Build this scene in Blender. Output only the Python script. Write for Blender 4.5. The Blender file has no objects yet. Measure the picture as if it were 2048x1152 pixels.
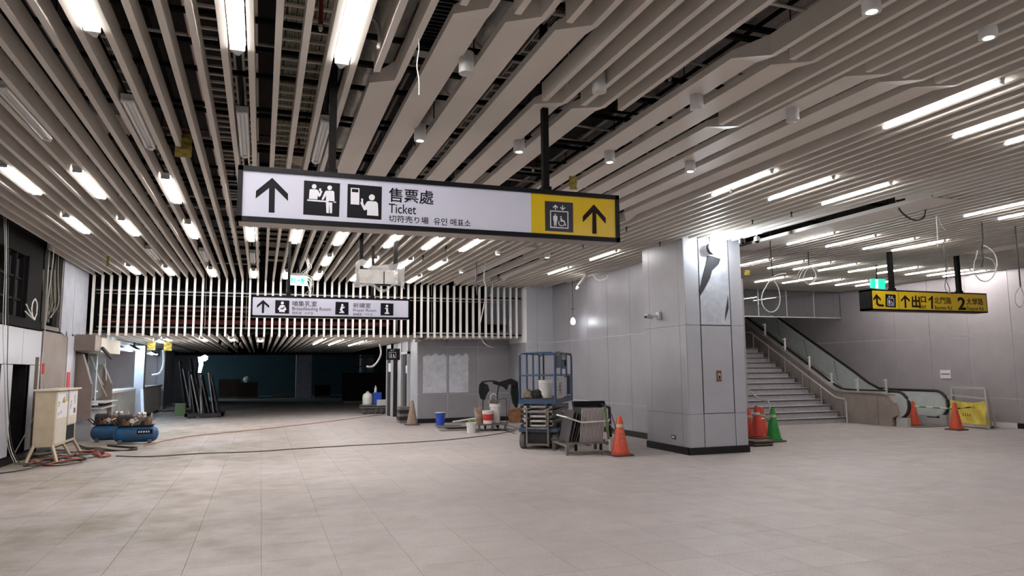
import bpy, bmesh, math, random
from mathutils import Vector, Matrix
R_ = random.Random(7)
C = bpy.context.scene.collection
sc = bpy.context.scene

# ---------------------------------------------------------------- camera, world, exposure
F_PX, PITCH, YAW, ROLL = 1427.0, 0.11339, 0.33711, -0.00846
EYE = Vector((0, 0, 1.6))
_f = Vector((math.sin(YAW)*math.cos(PITCH), math.cos(YAW)*math.cos(PITCH), math.sin(PITCH)))
_r = Vector((math.cos(YAW), -math.sin(YAW), 0)); _u = _r.cross(_f)
_r, _u = _r*math.cos(ROLL)+_u*math.sin(ROLL), _u*math.cos(ROLL)-_r*math.sin(ROLL)
cam_d = bpy.data.cameras.new('camera'); cam = bpy.data.objects.new('camera', cam_d); C.objects.link(cam)
cam_d.sensor_width = 36; cam_d.lens = 36*F_PX/2048; cam_d.clip_end = 200; cam_d.clip_start = .05
cam.matrix_world = Matrix(((_r.x, _u.x, -_f.x, 0), (_r.y, _u.y, -_f.y, 0), (_r.z, _u.z, -_f.z, 1.6), (0, 0, 0, 1)))
sc.camera = cam
def pix(x, y, **k):
    """world point seen at photograph pixel x,y on the plane X=, Y= or Z="""
    d = _r*((x-1024)/F_PX) - _u*((y-576)/F_PX) + _f
    a, v = list(k.items())[0]; i = 'XYZ'.index(a)
    return EYE + d*((v-EYE[i])/d[i])

w = bpy.data.worlds.new('world'); sc.world = w; w.use_nodes = True
w.node_tree.nodes['Background'].inputs[0].default_value = (.55, .6, .7, 1)
w.node_tree.nodes['Background'].inputs[1].default_value = .02
sc.view_settings.view_transform = 'Standard'; sc.view_settings.look = 'None'
sc.view_settings.gamma = 1; sc.view_settings.use_curve_mapping = False
sc.view_settings.exposure = 1.55
LAMP = 19.0        # radiance of the fluorescent tubes
sc.cycles.max_bounces = 7; sc.cycles.diffuse_bounces = 4; sc.cycles.glossy_bounces = 3
sc.cycles.transmission_bounces = 6; sc.cycles.transparent_max_bounces = 8
sc.cycles.caustics_reflective = False; sc.cycles.caustics_refractive = False
sc.cycles.sample_clamp_indirect = 6

# ---------------------------------------------------------------- materials
M = {}
def mat(name, col, rough=.6, metal=0, var=0, vscale=6, col2=None, bump=0, bscale=60, emit=0, ecol=None, alpha=1, trans=0, spec=.5, stretch=None, coat=0):
    m = bpy.data.materials.new(name); m.use_nodes = True; nt = m.node_tree; N = nt.nodes; L = nt.links
    b = N['Principled BSDF']; b.inputs['Base Color'].default_value = (*col, 1)
    b.inputs['Roughness'].default_value = rough; b.inputs['Metallic'].default_value = metal
    b.inputs['Specular IOR Level'].default_value = spec; b.inputs['Coat Weight'].default_value = coat
    if alpha < 1: b.inputs['Alpha'].default_value = alpha
    if trans: b.inputs['Transmission Weight'].default_value = trans
    if emit:
        b.inputs['Emission Color'].default_value = (*(ecol or col), 1); b.inputs['Emission Strength'].default_value = emit
    if var or bump:
        g = N.new('ShaderNodeNewGeometry'); mp = N.new('ShaderNodeMapping'); L.new(g.outputs['Position'], mp.inputs[0])
        if stretch: mp.inputs['Scale'].default_value = stretch
    if var:
        n = N.new('ShaderNodeTexNoise'); n.inputs['Scale'].default_value = vscale; n.inputs['Detail'].default_value = 5; n.inputs['Roughness'].default_value = .65
        L.new(mp.outputs[0], n.inputs['Vector'])
        cr = N.new('ShaderNodeMapRange'); cr.inputs[1].default_value = .35; cr.inputs[2].default_value = .68
        L.new(n.outputs['Fac'], cr.inputs[0])
        mx = N.new('ShaderNodeMix'); mx.data_type = 'RGBA'
        c2 = col2 or tuple(c*(1-var) for c in col)
        mx.inputs['A'].default_value = (*col, 1); mx.inputs['B'].default_value = (*c2, 1)
        L.new(cr.outputs[0], mx.inputs['Factor']); L.new(mx.outputs['Result'], b.inputs['Base Color'])
    if bump:
        n2 = N.new('ShaderNodeTexNoise'); n2.inputs['Scale'].default_value = bscale; L.new(mp.outputs[0], n2.inputs['Vector'])
        bp = N.new('ShaderNodeBump'); bp.inputs['Strength'].default_value = bump; bp.inputs['Distance'].default_value = .01
        L.new(n2.outputs['Fac'], bp.inputs['Height']); L.new(bp.outputs[0], b.inputs['Normal'])
    M[name] = m; return m
mat('slat', (.72, .675, .61), .5, var=.06, vscale=1.5, bump=.05, bscale=200)
mat('slat_lit_tone', (.88, .85, .82), .5)  # paler slat; the uprights' strong lamp light is put into the colour
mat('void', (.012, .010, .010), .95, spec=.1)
mat('concrete_dark', (.035, .03, .028), .9, var=.3)
mat('strut', (.008, .007, .007), .75, spec=.12)
mat('conduit', (.42, .40, .38), .5, metal=.2)
mat('tray', (.72, .66, .60), .5, metal=.1)
mat('foil', (.85, .82, .78), .35, metal=.75, var=.35, vscale=5, bump=.9, bscale=9)
mat('duct', (.80, .77, .75), .5, metal=.3, var=.3, vscale=4)
mat('red_pipe', (.16, .008, .008), .5, var=.3)
mat('cable_dark', (.012, .012, .012), .5)
mat('cable_mix', (.62, .55, .45), .6, var=.9, vscale=14, col2=(.04, .12, .06), stretch=(6, .5, 6))
mat('cable_white', (.75, .74, .70), .5)
mat('cable_red', (.35, .09, .06), .6)
mat('lamp_white', (.62, .62, .62), .4)
mat('tube', (1, 1, 1), .3, emit=LAMP, ecol=(1, .955, .93))
mat('tube_off', (.72, .70, .68), .25)
mat('down_glow', (1, 1, 1), .4, emit=14, ecol=(1, .97, .95))
mat('panel', (.34, .335, .36), .42, metal=.2, var=.12, vscale=1.2, bump=.02, bscale=8)
mat('panel_blue', (.46, .48, .55), .5, metal=.2, var=.2, vscale=3)
mat('panel_joint', (.80, .80, .84), .5)
mat('panel_light', (.50, .51, .56), .4, metal=.15, var=.1, vscale=1)
mat('panel_warm', (.39, .36, .375), .45, metal=.15, var=.12, vscale=1.3)
mat('film', (.66, .69, .76), .5, var=.4, vscale=6, col2=(.48, .51, .58), bump=.2, bscale=14)
mat('skirting', (.006, .005, .005), .4)
mat('joint_dark', (.03, .03, .035), .7)
mat('steel', (.6, .57, .54), .3, metal=.6, var=.15, vscale=2)
mat('steel_brown', (.46, .40, .35), .3, metal=.45, var=.25, vscale=1.5)
mat('steel_white', (.62, .61, .60), .35, metal=.4)
mat('brown_board', (.27, .215, .19), .5, metal=.2, var=.25, vscale=2)
mat('stone', (.42, .385, .385), .6, var=.2, vscale=8)
mat('sign_black', (.003, .003, .005), .4, spec=.25)
mat('sign_white', (.40, .40, .485), .32, emit=.04, ecol=(.9, .9, 1))
mat('sign_under', (.40, .37, .33), .35, metal=.5)
mat('sign_yellow', (.66, .46, .008), .18, coat=.6)
mat('sign_ink', (.003, .003, .006), .45, spec=.2)
mat('sign_brown_ink', (.012, .004, .006), .4, spec=.2)
mat('sign_grey_ink', (.018, .021, .032), .3)
mat('pict_white', (.66, .66, .72), .4)
mat('exit_green', (.02, .7, .38), .4, emit=.42, ecol=(.02, .85, .42))
mat('exit_white', (.8, 1, .95), .4, emit=.42, ecol=(.65, 1, .92))
mat('plastic_film', (.75, .74, .74), .25, alpha=.45, bump=1, bscale=12)
mat('cone_orange', (.72, .10, .045), .5, var=.25, vscale=9)
mat('cone_red', (.62, .05, .035), .5, var=.2, vscale=9)
mat('cone_green', (.02, .30, .05), .5, var=.3, vscale=9)
mat('cone_dirty', (.36, .25, .19), .7, var=.5, vscale=9)
mat('cone_base', (.09, .075, .065), .8)
mat('cone_band', (.62, .56, .42), .5, var=.4, vscale=40)
mat('white_plastic', (.68, .67, .64), .45, var=.12, vscale=5)
mat('blue_plastic', (.02, .07, .45), .4)
mat('blue_paint', (.025, .085, .19), .45, var=.45, vscale=9, col2=(.04, .05, .08))
mat('tank_blue', (.01, .11, .30), .4, var=.35, vscale=6, col2=(.04, .07, .12))
mat('grey_metal', (.24, .22, .20), .5, metal=.5, var=.35, vscale=8)
mat('dark_metal', (.03, .027, .027), .5, metal=.3, var=.4, vscale=8)
mat('rubber', (.14, .13, .125), .8, var=.35, vscale=10)
mat('black_rag', (.007, .007, .008), .9, bump=.6, bscale=20)
mat('rust', (.28, .13, .06), .8, var=.6, vscale=7)
mat('cream', (.54, .46, .33), .5, var=.2, vscale=4)
mat('cream_light', (.66, .60, .50), .5, var=.1, vscale=4)
mat('paper', (.74, .73, .75), .7)
mat('print_ink', (.10, .10, .13), .7)
mat('red_paint', (.55, .03, .03), .5)
mat('yellow_tag', (.36, .26, .02), .5, var=.5, vscale=30, col2=(.22, .19, .06))
mat('yellow_sheet', (.74, .60, .10), .5, var=.3, vscale=5, bump=.8, bscale=6)
mat('wood', (.24, .18, .13), .8, var=.5, vscale=10, stretch=(1, 1, 6))
mat('tilepanel', (.035, .028, .028), .55, var=.2)
mat('tileedge', (.62, .58, .56), .5)
mat('green_strap', (.16, .22, .10), .7)
mat('glass', (.80, .90, .88), .05, alpha=.16, coat=1)
mat('glass_film', (.58, .63, .62), .35, var=.15, vscale=6)
mat('curtain_glass', (.70, .72, .74), .03, alpha=.10, coat=1, spec=1)
mat('teal_wall', (.034, .060, .068), .8, var=.2, vscale=1)
mat('far_dark', (.018, .016, .018), .9, spec=.1, var=.4)
mat('box_brown', (.13, .075, .05), .9, var=.4)
mat('flood', (1, 1, 1), .4, emit=150, ecol=(.86, .94, 1))
mat('bulb', (1, 1, 1), .4, emit=11, ecol=(.93, .97, 1))
mat('led_blue', (1, 1, 1), .4, emit=55, ecol=(.62, .82, 1))
mat('window_glow', (.7, .62, .55), .8, var=.6, vscale=2.5, col2=(.12, .09, .08))
mat('camera_white', (.66, .65, .64), .4)

def floor_mat():
    m = bpy.data.materials.new('granite_tile'); m.use_nodes = True; nt = m.node_tree; N = nt.nodes; L = nt.links
    b = N['Principled BSDF']; b.inputs['Roughness'].default_value = .55; b.inputs['Specular IOR Level'].default_value = .35
    g = N.new('ShaderNodeNewGeometry')
    def noise(s, det=4, r=.6):
        n = N.new('ShaderNodeTexNoise'); n.inputs['Scale'].default_value = s; n.inputs['Detail'].default_value = det; n.inputs['Roughness'].default_value = r
        L.new(g.outputs['Position'], n.inputs['Vector']); return n.outputs['Fac']
    def rng(v, a, bb, lo=0., hi=1.):
        n = N.new('ShaderNodeMapRange'); L.new(v, n.inputs[0]); n.inputs[1].default_value = a; n.inputs[2].default_value = bb
        n.inputs[3].default_value = lo; n.inputs[4].default_value = hi; n.interpolation_type = 'SMOOTHSTEP'; return n.outputs[0]
    def mix(f, a, c):
        n = N.new('ShaderNodeMix'); n.data_type = 'RGBA'; L.new(f, n.inputs['Factor'])
        for k, v in (('A', a), ('B', c)):
            if isinstance(v, tuple): n.inputs[k].default_value = (*v, 1)
            else: L.new(v, n.inputs[k])
        return n.outputs['Result']
    def mul(a, c):
        n = N.new('ShaderNodeMath'); n.operation = 'MULTIPLY'; L.new(a, n.inputs[0]); L.new(c, n.inputs[1]); return n.outputs[0]
    base = mix(rng(noise(55, 3), .4, .62), (.455, .41, .40), (.385, .345, .337))
    sp = N.new('ShaderNodeTexVoronoi'); sp.inputs['Scale'].default_value = 45; L.new(g.outputs['Position'], sp.inputs['Vector'])
    base = mix(rng(sp.outputs['Distance'], .10, .0), base, (.26, .23, .22))
    sx = N.new('ShaderNodeSeparateXYZ'); L.new(g.outputs['Position'], sx.inputs[0])
    dirty = mul(rng(sx.outputs['X'], 3.0, -2.0), rng(noise(.45, 5), .30, .60))
    base = mix(mul(dirty, rng(noise(2.2, 5), .15, .7)), base, (.22, .19, .14))
    base = mix(mul(rng(noise(.7, 6, .7), .56, .72), rng(noise(5, 3), .3, .6)), base, (.34, .30, .25))
    # faint tint per tile
    sn = N.new('ShaderNodeVectorMath'); sn.operation = 'MULTIPLY'; L.new(g.outputs['Position'], sn.inputs[0]); sn.inputs[1].default_value = (1/.6, 1/.6, 0)
    ad = N.new('ShaderNodeVectorMath'); ad.operation = 'ADD'; L.new(sn.outputs[0], ad.inputs[0]); ad.inputs[1].default_value = (-.05/.6, 0, 0)
    fl = N.new('ShaderNodeVectorMath'); fl.operation = 'FLOOR'; L.new(ad.outputs[0], fl.inputs[0])
    wn = N.new('ShaderNodeTexWhiteNoise'); L.new(fl.outputs[0], wn.inputs['Vector'])
    hs = N.new('ShaderNodeHueSaturation'); L.new(base, hs.inputs['Color']); L.new(rng(wn.outputs['Value'], 0, 1, .955, 1.035), hs.inputs['Value'])
    L.new(hs.outputs[0], b.inputs['Base Color'])
    L.new(rng(noise(3), .3, .7, .42, .62), b.inputs['Roughness'])
    M['granite_tile'] = m
floor_mat(); mat('grout', (.20, .18, .175), .9)

# ---------------------------------------------------------------- mesh helpers
class MB:
    def __init__(s): s.v = []; s.f = []
    def add(s, vs, fs):
        o = len(s.v); s.v += [tuple(v) for v in vs]; s.f += [tuple(o+i for i in f) for f in fs]; return s
    def box(s, x0, x1, y0, y1, z0, z1, T=None):
        vs = [Vector((x, y, z)) for z in (z0, z1) for y in (y0, y1) for x in (x0, x1)]
        if T is not None: vs = [T @ v for v in vs]
        return s.add(vs, [(0, 2, 3, 1), (4, 5, 7, 6), (0, 1, 5, 4), (2, 6, 7, 3), (0, 4, 6, 2), (1, 3, 7, 5)])
    def bar(s, a, b, wd, ht=None):
        """rectangular bar from a to b"""
        a, b = Vector(a), Vector(b); ht = ht or wd; d = (b-a).normalized()
        up = Vector((0, 0, 1)) if abs(d.z) < .95 else Vector((0, 1, 0))
        n = d.cross(up).normalized()*wd/2; u = n.cross(d).normalized()*ht/2
        vs = [p+i*n+j*u for p in (a, b) for i, j in ((-1, -1), (1, -1), (1, 1), (-1, 1))]
        return s.add(vs, [(3, 2, 1, 0), (4, 5, 6, 7), (0, 1, 5, 4), (1, 2, 6, 5), (2, 3, 7, 6), (3, 0, 4, 7)])
    def tube(s, pts, r, n=6, cap=True, r2=None):
        pts = [Vector(p) for p in pts]; k = len(pts); rings = []
        for i, p in enumerate(pts):
            d = (pts[min(i+1, k-1)]-pts[max(i-1, 0)]).normalized()
            up = Vector((0, 0, 1)) if abs(d.z) < .9 else Vector((0, 1, 0))
            a = d.cross(up).normalized(); b = a.cross(d)
            rr = r if r2 is None else r+(r2-r)*i/max(1, k-1)
            rings.append([p+a*math.cos(t)*rr+b*math.sin(t)*rr for t in (2*math.pi*j/n for j in range(n))])
        vs = [v for rg in rings for v in rg]; fs = []
        for i in range(k-1):
            for j in range(n):
                fs.append((i*n+j, i*n+(j+1) % n, (i+1)*n+(j+1) % n, (i+1)*n+j))
        if cap: fs += [tuple(range(n))[::-1], tuple((k-1)*n+j for j in range(n))]
        return s.add(vs, fs)
    def lathe(s, prof, c=(0, 0, 0), n=16, T=None):
        vs = []; fs = []
        for r, z in prof:
            for j in range(n):
                t = 2*math.pi*j/n; v = Vector((r*math.cos(t), r*math.sin(t), z))
                if T is not None: v = T @ v
                vs.append(v+Vector(c))
        for i in range(len(prof)-1):
            for j in range(n): fs.append((i*n+j, i*n+(j+1) % n, (i+1)*n+(j+1) % n, (i+1)*n+j))
        fs += [tuple(range(n))[::-1], tuple((len(prof)-1)*n+j for j in range(n))]
        return s.add(vs, fs)
    def prism(s, poly, vec):
        """poly: list of 3-D points in a plane, vec: extrusion"""
        k = len(poly); vec = Vector(vec); a = [Vector(p) for p in poly]
        return s.add(a+[p+vec for p in a], [tuple(range(k))[::-1], tuple(range(k, 2*k))]+[(i, (i+1) % k, k+(i+1) % k, k+i) for i in range(k)])
    def build(s, name, m, parent=None, smooth=False, loc=None):
        me = bpy.data.meshes.new(name); o = bpy.data.objects.new(name, me); C.objects.link(o)
        off = Vector((0, 0, 0))
        if parent is not None and not parent.get('_rel'):
            q = parent
            while q is not None: off += q.location; q = q.parent
        if parent is None and loc is not None: off = Vector(loc); o.location = off
        me.from_pydata([tuple(Vector(v)-off) for v in s.v], [], s.f)
        bm = bmesh.new(); bm.from_mesh(me); bmesh.ops.recalc_face_normals(bm, faces=bm.faces); bm.to_mesh(me); bm.free()
        if smooth:
            for p in me.polygons: p.use_smooth = True
            try: me.set_sharp_from_angle(angle=.7)
            except Exception: pass
        me.materials.append(M[m]); 
        if parent is not None: o.parent = parent
        return o
def thing(name, label, cat, loc=(0, 0, 0), group=None, rotz=0):
    o = bpy.data.objects.new(name, None); C.objects.link(o); o.location = loc; o.rotation_euler.z = rotz; o.empty_display_size = .1
    o['label'] = label; o['category'] = cat
    if group: o['group'] = group
    return o
def rel(t): t['_rel'] = 1; return t        # children of this one are modelled in its own coordinates
def tag(o, label, cat, group=None, kind=None):
    o['label'] = label; o['category'] = cat
    if group: o['group'] = group
    if kind: o['kind'] = kind
    return o
def struct(o): o['kind'] = 'structure'; return o
def dup(t, loc, rotz=None, label=None, group=None):
    c = t.copy(); C.objects.link(c); c.location = loc
    if rotz is not None: c.rotation_euler.z = rotz
    if label: c['label'] = label
    if group: c['group'] = group
    for ch in t.children:
        d = ch.copy(); C.objects.link(d); d.parent = c
        for g in ch.children:
            e = g.copy(); C.objects.link(e); e.parent = d
    return c
def arc(c, r, a0, a1, n, ax=(1, 0, 0), ay=(0, 0, 1)):
    c = Vector(c); ax = Vector(ax); ay = Vector(ay)
    return [c+ax*r*math.cos(a0+(a1-a0)*i/n)+ay*r*math.sin(a0+(a1-a0)*i/n) for i in range(n+1)]
def smoothpts(pts, n=6):
    pts = [Vector(p) for p in pts]; out = []
    P = [pts[0]]+pts+[pts[-1]]
    for i in range(1, len(P)-2):
        for j in range(n):
            t = j/n; a, b, c, d = P[i-1:i+3]
            out.append(.5*((2*b)+(-a+c)*t+(2*a-5*b+4*c-d)*t*t+(-a+3*b-3*c+d)*t*t*t))
    return out+[pts[-1]]
def lettering(txt, m, parent, origin, ux, uz, width=None, height=None, name='lettering', bold=0):
    """flat raised lettering; origin lower left (world), ux/uz unit directions"""
    cu = bpy.data.curves.new('text', 'FONT'); cu.body = txt; cu.extrude = 0; cu.resolution_u = 3; cu.offset = bold
    ob = bpy.data.objects.new('text', cu); C.objects.link(ob); dg = bpy.context.evaluated_depsgraph_get()
    me = bpy.data.meshes.new_from_object(ob.evaluated_get(dg)); bpy.data.objects.remove(ob)
    if not len(me.vertices): return None
    xs = [v.co.x for v in me.vertices]; ys = [v.co.y for v in me.vertices]
    w0, h0 = max(xs)-min(xs), max(ys)-min(ys)
    sx = width/w0 if width else None; sy = height/h0 if height else None
    sx = sx or sy; sy = sy or sx
    ux, uz = Vector(ux), Vector(uz); nrm = ux.cross(uz)
    off = Vector((0, 0, 0)); q = parent
    if not parent.get('_rel'):
        while q is not None: off += q.location; q = q.parent
    for v in me.vertices:
        v.co = Vector(origin)+ux*((v.co.x-min(xs))*sx)+uz*((v.co.y-min(ys))*sy)-off
    me.name = name; o = bpy.data.objects.new(name, me); C.objects.link(o); o.parent = parent
    me.materials.clear(); me.materials.append(M[m]); return o
# ================================================================ THE SETTING
ZC, ZL, SP, SX0 = 4.05, 2.53, .195, -1.535          # slat undersides (hall, far hall), slat pitch and first slat
def sx(i): return SX0+SP*i
def in_view(p, m=60):
    d = Vector(p)-EYE; z = d.dot(_f)
    if z < .3: return None
    x, y = 1024+F_PX*d.dot(_r)/z, 576-F_PX*d.dot(_u)/z
    return z if -m < x < 2048+m and -m < y < 1152+m else None
# floor: grout bed, the 300 nearest granite tiles one by one, the rest joined
floor = struct(MB().box(-8.2, 18.6, -5, 52, -.25, -.012).build('floor', 'grout'))
tile_me = MB().box(.0015, .5985, .0015, .5985, -.012, 0)
cells = []
for i in range(-14, 31):
    for j in range(-8, 87):
        x, y = .05+.6*i, .6*j
        if x < -8 or x > 18.2: continue
        if x < -4.3 and y < 22: continue
        z = in_view((x+.3, y+.3, 0)); cells.append((z if z else 1e3+abs(y), x, y))
cells.sort(); t0 = None
for z, x, y in cells[:300]:
    if t0 is None: t0 = tile_me.build('floor_tile', 'granite_tile', floor); o = t0
    else: o = t0.copy(); C.objects.link(o)
    o.location = (x, y, 0)
rest = MB()
for z, x, y in cells[300:]: rest.box(x+.0015, x+.5985, y+.0015, y+.5985, -.012, 0)
o = rest.build('floor_tiles', 'granite_tile', floor); o['kind'] = 'stuff'

# ceiling: dark concrete soffit with aluminium slats hung below it
ceiling = struct(MB().box(-8.2, 18.6, -5, 24, 5.6, 5.8).build('ceiling', 'concrete_dark'))
HS, WS = .17, .05
def slat(i, y0, y1, name='slat', par=None, z=ZC, h=HS):
    key = (round(y1-y0, 3), h)
    if key not in slat_cache:
        o = MB().box(0, WS, 0, y1-y0, 0, h).build(name, 'slat', par or ceiling); slat_cache[key] = o.data
    else:
        o = bpy.data.objects.new(name, slat_cache[key]); C.objects.link(o); o.parent = par or ceiling
    o.location = (sx(i), y0, z); return o
slat_cache = {}
def board(i, y0, y1, n0=1, far=0, y_n0=None):
    """slat i that folds out into a wide shallow board reaching over to slat i-1 between y0 and y1"""
    xr = sx(i)+WS; xl = sx(i); xw = sx(i-1)+.02; xwr = xr+.02; t = .24
    zb, zt, zw = ZC+.06, ZC+HS, ZC+.125
    m = MB()
    def sec(y, wide): # section
        return [(xw, y, zb), (xwr, y, zb), (xwr, y, zw), (xw, y, zw)] if wide else [(xl, y, ZC), (xr, y, ZC), (xr, y, zt), (xl, y, zt)]
    S = []
    if n0: S += [sec(n0, 0), sec(y0-.02, 0), sec(y0+t, 1)]
    else: S += [sec(y0, 1)]
    S += [sec(y1-(t if far else 0), 1)]
    if far: S += [sec(y1+.02, 0), sec(far, 0)]
    vs = [p for s_ in S for p in s_]; fs = [(0, 1, 2, 3), tuple(len(vs)-4+k for k in (3, 2, 1, 0))]
    for a in range(len(S)-1):
        for k in range(4): fs.append((a*4+k, a*4+(k+1) % 4, a*4+4+(k+1) % 4, a*4+4+k))
    m.add(vs, fs); return m.build('folded_slat', 'slat', ceiling)
YE = 20.27; YN = -1.8
boards = {13: 5.85, 15: 4.43, 17: 4.43, 19: 4.43, 21: 5.87, 23: 5.87, 27: 4.43, 29: 4.43, 31: 5.92, 33: 4.43, 35: 4.43, 37: 4.43}
YB = 10.4
for i in range(-13, 101):
    ye = YE if sx(i) < 8.2 else (18.7 if sx(i) < 18.1 else None)
    if ye is None: break
    if i in boards:
        board(i, boards[i], YB, n0=YN, far=13.05)
        slat(i, 13.06, ye) if i not in (35,) else None
        if i == 35: board(35, 13.4, 19.9, n0=13.06, far=ye)
    elif i+1 in boards and i != 26 and i != 12:
        slat(i, YN, boards[i+1] if i not in (30,) else 5.92)
        if i not in (36, 34): slat(i, YB+.02, ye)
        if i == 36: slat(i, YB+.02, 14.9); slat(i, 18.7, ye)
        if i == 34: slat(i, YB+.02, 13.05)
    elif i == 12: slat(i, YN, 5.7); slat(i, YB, ye)
    elif i == 24: slat(i, YN, 5.87); slat(i, YB, ye)
    elif i in (25, 26): slat(i, YB, ye)
    elif i in (37, 38): slat(i, YN, 14.9); slat(i, 18.7, ye)
    elif i == 40: board(40, 15.0, 18.6, n0=YN, far=ye)
    elif i == 39: slat(i, YN, 14.9); slat(i, 18.7, ye)
    elif i in (53, 54): slat(i, YN, 7.9); slat(i, 12.4, ye)
    elif i in (55, 56, 57): slat(i, YN, 7.6); slat(i, 12.4, ye)
    elif i in (82, 83, 84): slat(i, YN, 8.9); slat(i, 11.4, ye)
    elif i == -13: slat(i, 16.2, ye)
    else:
        slat(i, YN, 12.38); slat(i, 12.392, ye)
MB().box(sx(55), sx(58)-.03, 7.62, 12.38, ZC, ZC+.06).build('flat_ceiling_panel', 'slat', ceiling)
MB().box(sx(82), sx(85)-.03, 8.92, 11.38, ZC, ZC+.06).build('flat_ceiling_panel', 'slat', ceiling)
# carrier rails across the slats and their hangers
for k in range(17):
    y = -1.2+1.44*k
    if y > 20: break
    x1 = 18.0 if y < 18.6 else 8.2
    MB().box(-4.1, x1, y-.02, y+.02, ZC+HS, ZC+HS+.04).build('carrier_rail', 'strut', ceiling)
    m = MB()
    for q in range(int((x1+4)/1.1)):
        xx = -3.7+1.1*q+R_.uniform(-.1, .1); m.tube([(xx, y, ZC+HS+.04), (xx, y, 5.6)], .006, 4)
    o = m.build('hanger_rods', 'strut', ceiling); o['kind'] = 'stuff'

# upright slats where the ceiling steps down
YW = 20.3
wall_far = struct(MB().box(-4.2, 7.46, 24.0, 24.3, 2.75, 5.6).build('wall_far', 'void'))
wsl = None
for i in range(-13, 47):
    if sx(i) > 7.4: break
    if wsl is None: wsl = MB().box(0, WS, 0, .10, ZL, ZC+.02).build('upright_slat', 'slat_lit_tone', wall_far); o = wsl
    else: o = bpy.data.objects.new('upright_slat', wsl.data); C.objects.link(o); o.parent = wall_far
    o.location = (sx(i), YW, 0)
MB().box(-4.15, 7.44, YW+.10, YW+.14, 3.72, 3.76).build('cross_rail', 'strut', wall_far)
MB().box(-4.15, 7.44, YW+.10, YW+.14, 2.60, 2.64).build('cross_rail', 'strut', wall_far)

# far low ceiling
ceil2 = struct(MB().box(-8.2, 8.3, 24.3, 52, 3.0, 3.2).build('ceiling', 'concrete_dark'))
fs_me = {}
for i in range(-13, 32):
    y1 = 38 if i < 31 else 22
    if i == -12 or (i in (-7,)): continue
    L_ = y1-YW-.1
    segs = [(YW+.1, y1)]
    if i in (1, 3, 4, 7, 8): segs = [(YW+.1, 24.5), (27, 31)]
    for a, b_ in segs:
        slat(i, a, b_, par=ceil2, z=ZL, h=.10)
for i in range(31, 46):
    slat(i, YW+.1, 21.55, par=ceil2, z=ZL, h=.10)

# ---- clad walls -----------------------------------------------------------
def clad(par, m, plane, c, us, zs, t=.012, g=.006, name='panel', side=-1, skip=()):
    """panels on a wall: plane 'X' or 'Y' at c, split at us / zs, proud by t on side"""
    for a in range(len(us)-1):
        for b in range(len(zs)-1):
            if (a, b) in skip: continue
            u0, u1 = sorted((us[a], us[a+1])); q = R_.uniform(-.0015, .0015)
            lo, hi = sorted((c, c+side*(t+q)))
            mb = MB()
            if plane == 'X': mb.box(lo, hi, u0+g, u1-g, zs[b]+g, zs[b+1]-g)
            else: mb.box(u0+g, u1-g, lo, hi, zs[b]+g, zs[b+1]-g)
            mb.build(name, m, par)
ZS = [.13, .74, 2.40, ZC+.15]
wall_right = struct(MB().box(8.32, 8.5, 13.1, 20.0, 0, 4.4).build('wall_right', 'panel_joint'))
clad(wall_right, 'panel', 'X', 8.32, [20.0, 18.76, 17.57, 16.37, 15.18, 13.98, 13.1], ZS)
MB().box(8.29, 8.32, 13.1, 20.0, 0, .13).build('skirting', 'skirting', wall_right)
nib = struct(MB().box(7.46, 8.5, 20.0, 21.6, 0, 4.4).build('wall_nib', 'panel_joint'))
clad(nib, 'panel_light', 'Y', 20.0, [7.46, 7.80, 8.32], ZS)
clad(nib, 'panel', 'X', 7.46, [20.0, 20.8, 21.6], [.13, .74, 2.40])
MB().box(7.44, 8.32, 19.97, 20.0, 0, .13).build('skirting', 'skirting', nib)
# lift core
core = struct(MB().box(4.50, 8.3, 21.6, 26.2, 0, 2.75).build('wall_core', 'panel_joint'))
clad(core, 'panel', 'Y', 21.6, [4.50, 5.44, 6.42, 7.46], [.13, .86, 2.30, 2.60])
clad(core, 'panel_light', 'X', 4.50, [21.6, 22.1, 22.7], [.05, .86, 2.60])
clad(core, 'panel_light', 'X', 4.50, [23.9, 24.9], [.05, .86, 2.60])
MB().box(4.50, 7.46, 21.55, 21.60, 0, .13).build('skirting', 'skirting', core)
fm = MB(); q = [(4.75, 1.02, .55), (5.0, .95, .85)]
pts = [(4.66, .90), (5.40, .90), (5.40, 2.02), (5.30, 2.10), (5.18, 2.03), (5.05, 2.12), (4.92, 2.02), (4.80, 2.08), (4.66, 2.0)]
MB().prism([(x, 21.578, z) for x, z in pts], (0, -.003, 0)).build('protective_film', 'film', core)
pts = [(5.48, .90), (6.10, .90), (6.10, 2.04), (6.02, 2.12), (5.9, 2.02), (5.78, 2.10), (5.6, 2.02), (5.48, 2.06)]
MB().prism([(x, 21.578, z) for x, z in pts], (0, -.003, 0)).build('protective_film', 'film', core)
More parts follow.
